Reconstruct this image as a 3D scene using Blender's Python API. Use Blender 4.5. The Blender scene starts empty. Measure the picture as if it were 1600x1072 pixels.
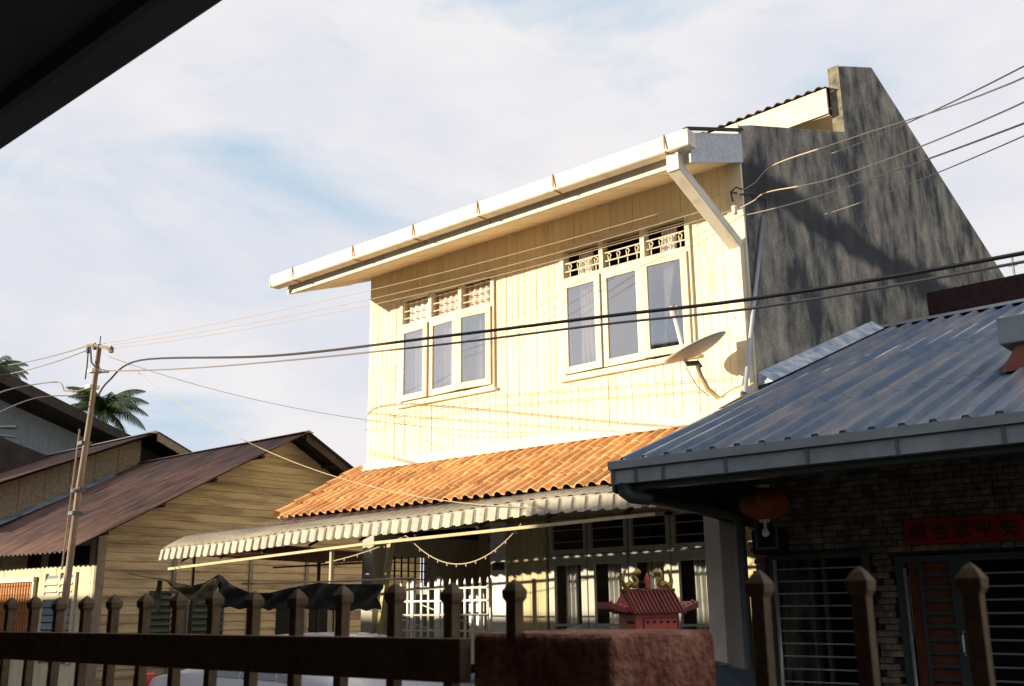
import bpy, bmesh, math, random
from mathutils import Vector, Matrix
random.seed(7)
S = bpy.context.scene
COL = S.collection
R_ = math.radians

# ------------------------------------------------------------------ camera
yaw, pitch, roll = R_(40.956), R_(14.46), R_(-0.672)
fw = Vector((-math.sin(yaw)*math.cos(pitch), math.cos(yaw)*math.cos(pitch), math.sin(pitch)))
rt = Vector((math.cos(yaw), math.sin(yaw), 0)); up = rt.cross(fw)
r2 = math.cos(roll)*rt + math.sin(roll)*up; u2 = -math.sin(roll)*rt + math.cos(roll)*up
cam = bpy.data.cameras.new('camera'); co = bpy.data.objects.new('camera', cam); COL.objects.link(co)
co.matrix_world = Matrix(((r2.x, u2.x, -fw.x, 0), (r2.y, u2.y, -fw.y, 0), (r2.z, u2.z, -fw.z, 1.7), (0, 0, 0, 1)))
cam.lens = 36; cam.sensor_width = 36; cam.clip_start = 0.05; cam.clip_end = 3000
cam.dof.use_dof = True; cam.dof.focus_distance = 11.5; cam.dof.aperture_fstop = 9
S.camera = co

# ------------------------------------------------------------------ sky, sun, exposure
SUN_TO = Vector((-0.87, -1.0, 0.205)).normalized()
w = bpy.data.worlds.new('World'); S.world = w; w.use_nodes = True
nt = w.node_tree; nt.nodes.clear(); N = nt.nodes.new; Lk = nt.links.new
out = N('ShaderNodeOutputWorld'); bg = N('ShaderNodeBackground'); bg.inputs[1].default_value = 0.073
sky = N('ShaderNodeTexSky'); sky.sky_type = 'NISHITA'; sky.sun_disc = False
sky.sun_elevation = math.asin(SUN_TO.z); sky.sun_rotation = math.atan2(SUN_TO.x, SUN_TO.y)
sky.altitude = 0; sky.air_density = 1.0; sky.dust_density = 1.0; sky.ozone_density = 1.5
SKY_BLUE = (4.5, 5.7, 6.9, 1); CLOUD = (7.0, 6.85, 6.95, 1); CLOUD2 = (6.05, 6.15, 6.75, 1)
tc = N('ShaderNodeTexCoord')
mp = N('ShaderNodeMapping'); mp.inputs['Scale'].default_value = (1.0, 1.0, 2.6); mp.inputs['Rotation'].default_value = (0, 0.1, 0.5)
mp.inputs['Location'].default_value = (1.2665, -1.9897, 0.0724)
n1 = N('ShaderNodeTexNoise'); n1.inputs['Scale'].default_value = 2.3; n1.inputs['Detail'].default_value = 9; n1.inputs['Roughness'].default_value = 0.55; n1.inputs['Distortion'].default_value = 0.45
n2 = N('ShaderNodeTexNoise'); n2.inputs['Scale'].default_value = 4.2; n2.inputs['Detail'].default_value = 7; n2.inputs['Roughness'].default_value = 0.55
rmp = N('ShaderNodeValToRGB'); rmp.color_ramp.elements[0].position = 0.31; rmp.color_ramp.elements[1].position = 0.455
rm2 = N('ShaderNodeValToRGB'); rm2.color_ramp.elements[0].position = 0.38; rm2.color_ramp.elements[1].position = 0.62
mixs = N('ShaderNodeMix'); mixs.data_type = 'RGBA'; mixs.inputs[0].default_value = 0.88
mixs.inputs[7].default_value = SKY_BLUE
mixc = N('ShaderNodeMix'); mixc.data_type = 'RGBA'; mixc.inputs[6].default_value = CLOUD2; mixc.inputs[7].default_value = CLOUD
mixa = N('ShaderNodeMix'); mixa.data_type = 'RGBA'
Lk(tc.outputs['Generated'], mp.inputs[0]); Lk(mp.outputs[0], n1.inputs['Vector']); Lk(mp.outputs[0], n2.inputs['Vector'])
Lk(n1.outputs[0], rmp.inputs[0]); Lk(n2.outputs[0], rm2.inputs[0])
Lk(sky.outputs[0], mixs.inputs[6]); Lk(rm2.outputs[0], mixc.inputs[0])
Lk(rmp.outputs[0], mixa.inputs[0]); Lk(mixs.outputs[2], mixa.inputs[6]); Lk(mixc.outputs[2], mixa.inputs[7])
Lk(mixa.outputs[2], bg.inputs[0]); Lk(bg.outputs[0], out.inputs[0])
sd = bpy.data.lights.new('sun', 'SUN'); sd.energy = 5.0; sd.angle = R_(0.6); sd.color = (1.0, 0.86, 0.64)
so = bpy.data.objects.new('sun', sd); COL.objects.link(so); so.location = (-30, -30, 30)
so.rotation_euler = SUN_TO.to_track_quat('Z', 'Y').to_euler()
S.view_settings.view_transform = 'Standard'; S.view_settings.look = 'None'
S.view_settings.exposure = 0.8; S.view_settings.gamma = 1; S.view_settings.use_curve_mapping = False
S.cycles.max_bounces = 6; S.cycles.transparent_max_bounces = 12

# ------------------------------------------------------------------ materials
def mat(name, c1, c2=None, scale=4, detail=5, rough=.8, bump=0., st=(1, 1, 1), metal=0., spec=.3, lo=.35, hi=.65, rnd=0., fine=0., band=None, nrough=.6):
    m = bpy.data.materials.new(name); m.use_nodes = True; t = m.node_tree; ns = t.nodes; L = t.links.new
    b = ns['Principled BSDF']; b.inputs['Roughness'].default_value = rough; b.inputs['Metallic'].default_value = metal
    b.inputs['Specular IOR Level'].default_value = spec
    c2 = c2 or c1
    g = ns.new('ShaderNodeNewGeometry'); mpn = ns.new('ShaderNodeMapping'); mpn.inputs['Scale'].default_value = st
    L(g.outputs['Position'], mpn.inputs[0])
    nz = ns.new('ShaderNodeTexNoise'); nz.inputs['Scale'].default_value = scale; nz.inputs['Detail'].default_value = detail; nz.inputs['Roughness'].default_value = nrough
    L(mpn.outputs[0], nz.inputs['Vector'])
    rp = ns.new('ShaderNodeValToRGB'); rp.color_ramp.elements[0].position = lo; rp.color_ramp.elements[1].position = hi
    rp.color_ramp.elements[0].color = (*c1, 1); rp.color_ramp.elements[1].color = (*c2, 1)
    L(nz.outputs[0], rp.inputs[0]); src = rp.outputs[0]
    if fine:
        n3 = ns.new('ShaderNodeTexNoise'); n3.inputs['Scale'].default_value = 60; n3.inputs['Detail'].default_value = 3
        L(g.outputs['Position'], n3.inputs['Vector'])
        mr = ns.new('ShaderNodeMapRange'); mr.inputs[1].default_value = .3; mr.inputs[2].default_value = .7; mr.inputs[3].default_value = 1-fine; mr.inputs[4].default_value = 1+fine
        L(n3.outputs[0], mr.inputs[0]); mm = ns.new('ShaderNodeVectorMath'); mm.operation = 'SCALE'
        L(src, mm.inputs[0]); L(mr.outputs[0], mm.inputs['Scale']); src = mm.outputs[0]
    if band:            # a level shadow band painted into the colour: z centre, half width, colour
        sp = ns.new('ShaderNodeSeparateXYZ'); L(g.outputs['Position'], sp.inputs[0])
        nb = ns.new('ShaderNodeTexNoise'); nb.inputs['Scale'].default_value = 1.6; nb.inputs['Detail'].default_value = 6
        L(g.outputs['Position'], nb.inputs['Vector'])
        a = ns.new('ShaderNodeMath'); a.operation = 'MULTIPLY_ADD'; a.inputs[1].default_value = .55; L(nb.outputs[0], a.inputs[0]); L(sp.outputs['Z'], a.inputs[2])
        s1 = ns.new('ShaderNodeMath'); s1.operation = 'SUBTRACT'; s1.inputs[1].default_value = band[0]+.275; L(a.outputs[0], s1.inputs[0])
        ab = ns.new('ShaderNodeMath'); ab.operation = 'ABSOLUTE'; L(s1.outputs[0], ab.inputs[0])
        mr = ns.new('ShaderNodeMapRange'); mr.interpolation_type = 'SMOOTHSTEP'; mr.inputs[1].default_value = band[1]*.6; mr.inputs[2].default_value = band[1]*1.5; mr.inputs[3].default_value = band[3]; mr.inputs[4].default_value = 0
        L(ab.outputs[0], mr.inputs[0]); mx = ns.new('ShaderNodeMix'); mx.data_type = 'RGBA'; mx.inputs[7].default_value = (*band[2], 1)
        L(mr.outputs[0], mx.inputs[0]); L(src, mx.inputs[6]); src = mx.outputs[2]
    if rnd:
        oi = ns.new('ShaderNodeObjectInfo'); mr = ns.new('ShaderNodeMapRange'); mr.inputs[3].default_value = 1-rnd; mr.inputs[4].default_value = 1+rnd
        L(oi.outputs['Random'], mr.inputs[0]); mm = ns.new('ShaderNodeVectorMath'); mm.operation = 'SCALE'
        L(src, mm.inputs[0]); L(mr.outputs[0], mm.inputs['Scale']); src = mm.outputs[0]
    L(src, b.inputs['Base Color'])
    if bump:
        bp = ns.new('ShaderNodeBump'); bp.inputs['Strength'].default_value = bump; bp.inputs['Distance'].default_value = .02
        nb2 = ns.new('ShaderNodeTexNoise'); nb2.inputs['Scale'].default_value = scale*4; nb2.inputs['Detail'].default_value = 6
        L(mpn.outputs[0], nb2.inputs['Vector']); L(nb2.outputs[0], bp.inputs['Height']); L(bp.outputs[0], b.inputs['Normal'])
    return m

def glassmat(name, tint, fac):
    m = bpy.data.materials.new(name); m.use_nodes = True; t = m.node_tree; ns = t.nodes; ns.clear(); L = t.links.new
    o = ns.new('ShaderNodeOutputMaterial'); a = ns.new('ShaderNodeBsdfTransparent'); a.inputs[0].default_value = (*tint, 1)
    g = ns.new('ShaderNodeBsdfGlossy'); g.inputs['Roughness'].default_value = .03
    lw = ns.new('ShaderNodeLayerWeight'); lw.inputs[0].default_value = .5; mr = ns.new('ShaderNodeMapRange'); mr.inputs[3].default_value = fac*.35; mr.inputs[4].default_value = fac*1.6; L(lw.outputs['Facing'], mr.inputs[0])
    nz = ns.new('ShaderNodeTexNoise'); nz.inputs['Scale'].default_value = 2.2; nz.inputs['Detail'].default_value = 3; bp = ns.new('ShaderNodeBump'); bp.inputs['Strength'].default_value = .22
    ge = ns.new('ShaderNodeNewGeometry'); L(ge.outputs['Position'], nz.inputs['Vector']); L(nz.outputs[0], bp.inputs['Height']); L(bp.outputs[0], g.inputs['Normal'])
    mx = ns.new('ShaderNodeMixShader'); L(mr.outputs[0], mx.inputs[0]); L(a.outputs[0], mx.inputs[1]); L(g.outputs[0], mx.inputs[2]); L(mx.outputs[0], o.inputs[0])
    return m

CREAM = mat('cream board paint', (.56, .42, .23), (.81, .72, .50), 2.2, 8, .75, .12, (4, 4, .45), rnd=.05, lo=.26, hi=.42)
CREAM2 = mat('cream trim paint', (.64, .57, .41), (.74, .67, .50), 5, 4, .6, .05)
SOFFIT = mat('soffit panel', (.66, .56, .38), (.74, .66, .48), 5, 4, .8)
TRIMW = mat('weathered white gutter', (.60, .54, .42), (.74, .69, .57), 7, 6, .6, .05, lo=.3, hi=.5)
WHITEG = mat('flaked grey white board', (.45, .47, .50), (.62, .63, .64), 22, 6, .8)
RUST = mat('rust', (.30, .10, .03), (.42, .18, .06), 20, 5, .9)
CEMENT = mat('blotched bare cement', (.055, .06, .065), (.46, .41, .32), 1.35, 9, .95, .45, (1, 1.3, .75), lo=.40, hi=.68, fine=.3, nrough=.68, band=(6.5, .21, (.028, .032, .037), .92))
CEMENT2 = mat('mossy cement top', (.09, .08, .06), (.26, .23, .17), 7, 6, .95, .3)
TILE = mat('orange clay tile', (.62, .25, .085), (.84, .51, .22), 6, 6, .75, .15, rnd=.28, lo=.3, hi=.7)
FLASH = mat('cement flashing', (.58, .55, .48), (.68, .65, .58), 6, 5, .85, .1)
AWN = mat('dusty awning metal', (.34, .30, .23), (.50, .45, .35), 2.5, 7, .6, .05, (1, 3, 1), fine=.15)
AWNT = mat('grimy awning top', (.20, .175, .13), (.34, .30, .23), 1.6, 8, .8, .05, (1, 3, 1), fine=.2)
DARKROOF = mat('brown rusted sheet', (.035, .022, .022), (.15, .080, .062), 1.6, 9, .8, .1, (3.5, .8, .8), fine=.2)
DARKROOF2 = mat('black brown roof', (.03, .024, .02), (.06, .045, .035), 3, 6, .8)
BLUE = mat('blue roof sheet', (.09, .135, .205), (.28, .26, .25), 1.1, 8, .68, .04, (4.5, .7, .7), spec=.25, fine=.12, lo=.42, hi=.72)  # pale streaks down the slope stand in for sunlit stripes
BLUEGUT = mat('grey blue gutter', (.16, .19, .21), (.22, .25, .27), 5, 5, .55)
GUTLINE = mat('dark gutter lip', (.08, .09, .10), None, 5, 3, .6)
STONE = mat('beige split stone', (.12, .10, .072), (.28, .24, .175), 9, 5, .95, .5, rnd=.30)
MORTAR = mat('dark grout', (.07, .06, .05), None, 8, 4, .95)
DARKMETAL = mat('dark green grey metal', (.045, .055, .055), (.06, .07, .068), 8, 4, .45)
STEEL = mat('grille bar steel', (.35, .36, .37), (.45, .46, .47), 10, 3, .35, spec=.6, metal=.5)
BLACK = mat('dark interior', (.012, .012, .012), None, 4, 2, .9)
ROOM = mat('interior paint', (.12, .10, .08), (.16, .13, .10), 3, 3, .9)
REDP = mat('red door board', (.12, .035, .02), (.17, .055, .03), 6, 4, .6)
REDCLOTH = mat('red paper banner', (.26, .02, .016), (.36, .035, .022), 9, 5, .8)
INK = mat('dark ink', (.03, .035, .02), None, 5, 2, .7)
BARN = mat('weathered tan siding', (.24, .18, .12), (.50, .40, .26), 1.3, 9, .9, .3, (.8, .8, 7), rnd=.13, lo=.32, hi=.56, fine=.15)
BARNP = mat('old grey post', (.20, .16, .13), (.30, .25, .21), 6, 5, .9)
BARNF = mat('pale front boards', (.55, .48, .33), (.66, .60, .44), 4, 6, .85, .1, rnd=.08)
TANB = mat('tan old boards', (.20, .155, .10), (.31, .25, .17), 3, 7, .9, .1, (1, 5, 5))
GREENW = mat('dark green shutter', (.035, .05, .04), (.06, .08, .065), 6, 4, .6)
GREYW = mat('grey blue wall sheet', (.17, .21, .24), (.24, .28, .31), 3, 6, .8, st=(1, 8, 1))
FENCE = mat('brown fence paint', (.15, .098, .054), (.21, .145, .08), 14, 6, .75, .15, fine=.2)
PILLAR = mat('red brown roughcast pillar', (.20, .06, .04), (.52, .25, .16), 17, 9, .95, 1.0, lo=.38, hi=.64, fine=.2, nrough=.62)
SHRINE = mat('red ceramic', (.42, .055, .035), (.50, .085, .05), 14, 5, .45, .1, spec=.5)
SHRINE2 = mat('dark red ceramic tile', (.12, .018, .013), (.20, .035, .024), 16, 5, .5, .1, spec=.4)
GOLD = mat('gold paint', (.26, .16, .03), (.42, .27, .06), 12, 3, .4, metal=.4)
PALE = mat('white gate paint', (.76, .74, .66), (.84, .82, .75), 9, 4, .5)
PLASTER = mat('unseen shadow house plaster', (.42, .40, .34), (.52, .49, .42), 5, 5, .85)
YELLOWP = mat('ochre boards', (.50, .42, .23), (.62, .54, .33), 5, 5, .85, .1, (5, 5, .6), rnd=.08)
POLE = mat('weathered pole', (.22, .16, .12), (.34, .26, .19), 9, 6, .85, .1, (1, 1, .3))
PORC = mat('insulator clamp', (.75, .70, .58), None, 5, 2, .4)
CABLE = mat('black cable', (.05, .045, .045), None, 5, 2, .6)
CABLEW = mat('pale cable', (.55, .45, .30), None, 5, 2, .6)
CABLEG = mat('grey cable', (.22, .20, .19), None, 5, 2, .6)
NET = mat('black shade net', (.005, .005, .004), (.014, .013, .010), 5, 6, .95, .3)
NETG = mat('olive shade net', (.045, .04, .02), (.13, .115, .06), 9, 5, .95, .3)
DISH = mat('dish grey', (.44, .40, .36), (.52, .48, .43), 7, 5, .6)
CARW = mat('white car paint', (.62, .63, .66), None, 4, 2, .12, spec=.7)
CARD = mat('dark car paint', (.03, .035, .04), None, 4, 2, .12, spec=.7)
CARGL = mat('car glass', (.03, .04, .05), None, 4, 2, .04, spec=.9)
RUBBER = mat('tyre rubber', (.02, .02, .02), None, 4, 2, .9)
TAIL = mat('tail lamp red', (.5, .03, .02), None, 4, 2, .15, spec=.7)
CHROME = mat('alloy', (.5, .5, .5), None, 4, 2, .3, metal=.9)
ASPH = mat('asphalt', (.04, .04, .04), (.06, .058, .055), 6, 8, .95, .3, fine=.3)
CONC = mat('concrete yard', (.12, .11, .10), (.19, .175, .15), 3, 8, .95, .2, fine=.15)
EARTH = mat('dry grass ground', (.06, .07, .03), (.12, .10, .06), .7, 8, 1., .3)
LEAF = mat('palm leaf', (.03, .065, .022), (.10, .13, .045), .8, 4, .5, spec=.4)
TRUNK = mat('palm trunk', (.16, .12, .09), (.24, .19, .14), 6, 5, .95, .2, (1, 1, 4))
UNDER = mat('porch slate blue underside', (.16, .19, .225), (.20, .23, .27), 3, 5, .8)
UNDER2 = mat('porch fascia', (.10, .13, .155), (.13, .16, .18), 4, 4, .7)
YELLOWP2 = mat('yellowed steel tube', (.42, .34, .17), (.52, .43, .24), 6, 4, .6)
DOORP = mat('grey cream door paint', (.42, .42, .36), (.52, .51, .43), 5, 4, .6)
GLASS = glassmat('window glass', (.98, .98, .99), .68)
GLASSD = glassmat('door glass', (.88, .9, .88), .2)
CURT = mat('white curtain', (.72, .69, .69), (.82, .79, .78), 3, 3, .9)
CURTP = mat('pink curtain', (.60, .45, .40), (.74, .62, .58), 5, 3, .9)
PIPEG = mat('grey conduit', (.36, .38, .42), (.42, .44, .48), 6, 3, .5)
LANT = mat('red silk lantern', (.30, .035, .02), (.42, .07, .03), 9, 3, .6)
BULB = mat('pale bulb glass', (.8, .8, .76), None, 4, 2, .15, spec=.6)

# ------------------------------------------------------------------ mesh helpers
class MB:
    def __init__(s): s.v = []; s.f = []
    def poly(s, pts):
        i = len(s.v); s.v += [tuple(p) for p in pts]; s.f.append(tuple(range(i, i+len(pts)))); return s
    def box(s, x0, x1, y0, y1, z0, z1, M=None):
        i = len(s.v)
        c = [(x0, y0, z0), (x1, y0, z0), (x1, y1, z0), (x0, y1, z0), (x0, y0, z1), (x1, y0, z1), (x1, y1, z1), (x0, y1, z1)]
        if M: c = [tuple(M @ Vector(p)) for p in c]
        s.v += c; s.f += [tuple(i+k for k in q) for q in ((0, 3, 2, 1), (4, 5, 6, 7), (0, 1, 5, 4), (1, 2, 6, 5), (2, 3, 7, 6), (3, 0, 4, 7))]
        return s
    def prism(s, a, b):           # a, b: matching point loops -> closed solid
        i = len(s.v); n = len(a); s.v += [tuple(p) for p in a]+[tuple(p) for p in b]
        s.f.append(tuple(i+k for k in range(n))[::-1]); s.f.append(tuple(i+n+k for k in range(n)))
        for k in range(n):
            j = (k+1) % n; s.f.append((i+k, i+j, i+n+j, i+n+k))
        return s
    def tube(s, pts, r, n=6, r1=None, cap=True):
        pts = [Vector(p) for p in pts]; m = len(pts); i0 = len(s.v)
        for k, p in enumerate(pts):
            d = (pts[min(k+1, m-1)]-pts[max(k-1, 0)]).normalized()
            a = Vector((0, 0, 1)) if abs(d.z) < .9 else Vector((1, 0, 0))
            x = d.cross(a).normalized(); y = d.cross(x)
            rr = r if r1 is None else r+(r1-r)*k/(m-1)
            for q in range(n):
                t = 2*math.pi*q/n; s.v.append(tuple(p+x*rr*math.cos(t)+y*rr*math.sin(t)))
        for k in range(m-1):
            for q in range(n):
                q2 = (q+1) % n; s.f.append((i0+k*n+q, i0+k*n+q2, i0+(k+1)*n+q2, i0+(k+1)*n+q))
        if cap: s.f.append(tuple(i0+q for q in range(n))); s.f.append(tuple(i0+(m-1)*n+q for q in range(n))[::-1])
        return s
    def grid(s, P):               # P[i][j] points
        i0 = len(s.v); a = len(P); b = len(P[0])
        for row in P: s.v += [tuple(p) for p in row]
        for i in range(a-1):
            for j in range(b-1):
                k = i0+i*b+j; s.f.append((k, k+b, k+b+1, k+1))
        return s
    def lathe(s, c, prof, n=16, sx=1, sy=1):
        P = [[(c[0]+r*math.cos(2*math.pi*q/n)*sx, c[1]+r*math.sin(2*math.pi*q/n)*sy, c[2]+z) for q in range(n+1)] for r, z in prof]
        return s.grid(P)

WL = {}
def wl(o): return WL.get(o.name, Vector((0, 0, 0)))
def build(name, mb, m, parent=None, smooth=False, loc=None, bev=0, solid=0):
    if parent is not None and loc is None: o0 = wl(parent)
    elif loc is not None: o0 = Vector(loc)
    else:
        xs = [p[0] for p in mb.v]; ys = [p[1] for p in mb.v]; zs = [p[2] for p in mb.v]
        o0 = Vector(((min(xs)+max(xs))/2, (min(ys)+max(ys))/2, min(zs)))
    me = bpy.data.meshes.new(name); me.from_pydata([(p[0]-o0.x, p[1]-o0.y, p[2]-o0.z) for p in mb.v], [], mb.f); me.update()
    o = bpy.data.objects.new(name, me); COL.objects.link(o); me.materials.append(m)
    if parent is not None: o.parent = parent; o.location = o0-wl(parent)
    else: o.location = o0
    WL[o.name] = o0
    if smooth:
        for p in me.polygons: p.use_smooth = True
    if bev:
        md = o.modifiers.new('bevel', 'BEVEL'); md.width = bev; md.segments = 2; md.limit_method = 'ANGLE'
    if solid:
        md = o.modifiers.new('solid', 'SOLIDIFY'); md.thickness = solid; md.offset = 0
    return o
def inst(name, mesh, loc, parent, rot=None, scale=None):
    o = bpy.data.objects.new(name, mesh); COL.objects.link(o); o.parent = parent; o.location = Vector(loc)-wl(parent)
    if rot: o.rotation_euler = rot
    if scale: o.scale = scale
    WL[o.name] = Vector(loc); return o
def mesh(name, mb, m, smooth=False):
    me = bpy.data.meshes.new(name); me.from_pydata(mb.v, [], mb.f); me.update(); me.materials.append(m)
    if smooth:
        for p in me.polygons: p.use_smooth = True
    return me
def tag(o, label=None, cat=None, group=None, kind=None):
    if label: o['label'] = label
    if cat: o['category'] = cat
    if group: o['group'] = group
    if kind: o['kind'] = kind
    return o
def thing(name, loc, label, cat, group=None):
    o = bpy.data.objects.new(name, None); COL.objects.link(o); o.location = loc; WL[o.name] = Vector(loc); o.empty_display_size = .2
    return tag(o, label, cat, group)
def catenary(a, b, sag, n=24):
    a, b = Vector(a), Vector(b)
    return [a.lerp(b, t/n)-Vector((0, 0, sag*4*(t/n)*(1-t/n))) for t in range(n+1)]
def corr(x0, x1, path, pitch, amp, spw=8, trap=False, zf=None):
    """corrugated sheet: waves along X, path is a list of (y,z); returns MB"""
    n = max(2, int((x1-x0)/pitch*spw)); P = []
    nr = []
    for k in range(len(path)):
        a = path[max(k-1, 0)]; b = path[min(k+1, len(path)-1)]; d = Vector((b[0]-a[0], b[1]-a[1])).normalized(); q = Vector((-d.y, d.x))
        if q.y < 0: q = -q
        nr.append(q)
    xs = []
    if trap:
        x = x0
        while x < x1:
            for fr, h in ((0, 0), (.58, 0), (.70, 1), (.88, 1), (1.0, 0)):
                if fr < 1: xs.append((min(x+fr*pitch, x1), h))
            x += pitch
        xs.append((x1, 0))
    else:
        xs = [(x0+(x1-x0)*i/n, .5+.5*math.sin(2*math.pi*((x0+(x1-x0)*i/n)/pitch))) for i in range(n+1)]
    for x, h in xs:
        row = []
        for (y, z), q in zip(path, nr):
            row.append((x, y+q.x*h*amp, z+q.y*h*amp+(zf(x, y) if zf else 0)))
        P.append(row)
    return MB().grid(P)

# ------------------------------------------------------------------ ground
tag(build('ground', MB().box(-400, 300, -300, 700, -.5, -.02), EARTH), kind='structure')
tag(build('road', MB().box(-120, 60, 2.6, 6.0, -.02, .0), ASPH), kind='structure')
tag(build('yard', MB().box(-60, 20, 6.15, 25, -.02, .06), CONC), kind='structure')
tag(build('kerb', MB().box(-60, 20, 6.0, 6.15, -.02, .12), CONC), kind='structure')
tag(build('porch_floor', MB().box(-14, 14, -3.0, 1.7, -.02, .15), CONC), kind='structure')

# ------------------------------------------------------------------ house the photo is taken from (roof edge in the top left corner)
ph = thing('porch_house', (-9, -4, 0), 'dark porch roof edge of the house in front, cutting across the upper left corner', 'porch roof')
build('porch_roof', MB().prism([(-34, 1.10, 3.215), (-34, 1.10, 3.25), (-34, -2.6, 4.17), (-34, -6.5, 3.2), (-34, -6.5, 3.15), (-34, -2.6, 4.05)],
                               [(2.4, 1.10, 3.215), (2.4, 1.10, 3.25), (2.4, -2.6, 4.17), (2.4, -6.5, 3.2), (2.4, -6.5, 3.15), (2.4, -2.6, 4.05)]), UNDER, ph)
build('fascia', MB().box(-34, 2.4, 1.10, 1.125, 3.15, 3.275), UNDER2, ph)
build('gutter', MB().box(-34, 2.4, 1.125, 1.235, 3.17, 3.28), UNDER, ph)
build('front_wall', MB().box(-34, 2.4, -1.7, -1.5, 0, 3.75), DARKROOF, ph)
build('light_blocking_wall', MB().box(-7.2, -7.0, -1.5, .9, 0, 3.1).box(1.3, 1.45, -1.5, .5, 0, 3.3), DARKROOF, ph)  # unseen walls added to keep side light off the pillar
nb = thing('unseen_shadow_house', (-8, -6, 0), 'unseen house mass on the near side of the street, added to shade the blue roof', 'house')  # unseen mass added to cast the shadow on the blue roof
build('wall', MB().box(-13.15, -2.5, -9.5, -3.0, 0, 4.95), PLASTER, nb)
build('low_shadow_block', MB().box(-16.3, -13.15, -9.5, -3.0, 0, 4.93), PLASTER, nb)  # added to keep the low sun off the stone wall
pf = [(-13.15, 4.95), (-13.55, 5.35), (-15.9, 6.5), (-15.6, 7.25), (-13.0, 8.2), (-6, 8.2), (-2.5, 6.6), (-2.5, 4.95)]  # outline shaped to fit the shadow edge on the blue roof
build('shadow_outline', MB().prism([(x, -3.0, z) for x, z in pf], [(x, -9.5, z) for x, z in pf]), DARKROOF, nb)

# ------------------------------------------------------------------ two storey cream house
H = thing('two_storey_house', (-8.4, 10, 0), 'cream boarded two storey house with white gutter and tall bare cement side wall', 'house')
XL, XR, YF = -11.56, -5.29, 10.0
W1, W2 = (-10.82, -9.02, 4.60, 6.17), (-7.78, -5.91, 4.53, 6.21)
def backing():
    m = MB(); y0, y1 = YF+.022, YF+.12
    m.box(XL, W1[0], y0, y1, 3.0, 6.9); m.box(W1[1], W2[0], y0, y1, 3.0, 6.9); m.box(W2[1], XR, y0, y1, 3.0, 6.9)
    for W in (W1, W2): m.box(W[0], W[1], y0, y1, 3.0, W[2]); m.box(W[0], W[1], y0, y1, W[3], 6.9)
    return m
build('wall', backing(), CREAM, H)
build('side_wall', MB().box(XL, XL+.12, 10.12, 21, 2.75, 7.0), CREAM, H)
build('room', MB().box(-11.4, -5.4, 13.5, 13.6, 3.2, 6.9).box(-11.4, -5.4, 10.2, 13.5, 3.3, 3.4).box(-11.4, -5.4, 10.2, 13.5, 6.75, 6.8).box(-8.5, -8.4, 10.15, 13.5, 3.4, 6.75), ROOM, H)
def plank_mesh(wd, h, cache={}):
    k = (round(wd, 3), round(h, 3))
    if k not in cache:
        g = .0018; a = .0042
        pr = [(-wd/2+g, .02), (-wd/2+g, a), (-wd/2+g+a, 0), (wd/2-g-a, 0), (wd/2-g, a), (wd/2-g, .02)]
        cache[k] = mesh('plank', MB().prism([(x, y, 0) for x, y in pr][::-1], [(x, y, h) for x, y in pr][::-1]), CREAM)
    return cache[k]
def planks(x0, x1, z0, z1, n, parent, y=YF, jz=None):
    wd = (x1-x0)/n
    for i in range(n):
        dz = random.uniform(-.004, .004)
        inst('plank', plank_mesh(wd, z1-z0), (x0+wd*(i+.5), y+random.uniform(-.004, .004), z0+dz), parent)
planks(XL, W1[0]-.04, 3.70, 6.68, 7, H); planks(W1[0]-.04, W1[1]+.04, 3.70, W1[2]-.06, 17, H); planks(W1[0]-.04, W1[1]+.04, W1[3]+.03, 6.68, 17, H)
planks(W1[1]+.04, W2[0]-.04, 3.70, 6.68, 11, H); planks(W2[0]-.04, W2[1]+.04, 3.70, W2[2]-.06, 17, H); planks(W2[0]-.04, W2[1]+.04, W2[3]+.03, 6.68, 17, H)
planks(W2[1]+.04, XR-.06, 3.70, 6.68, 5, H)
build('corner_board', MB().box(XR-.06, -5.145, YF-.035, YF+.02, 3.66, 6.95), CREAM2, H)

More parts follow.
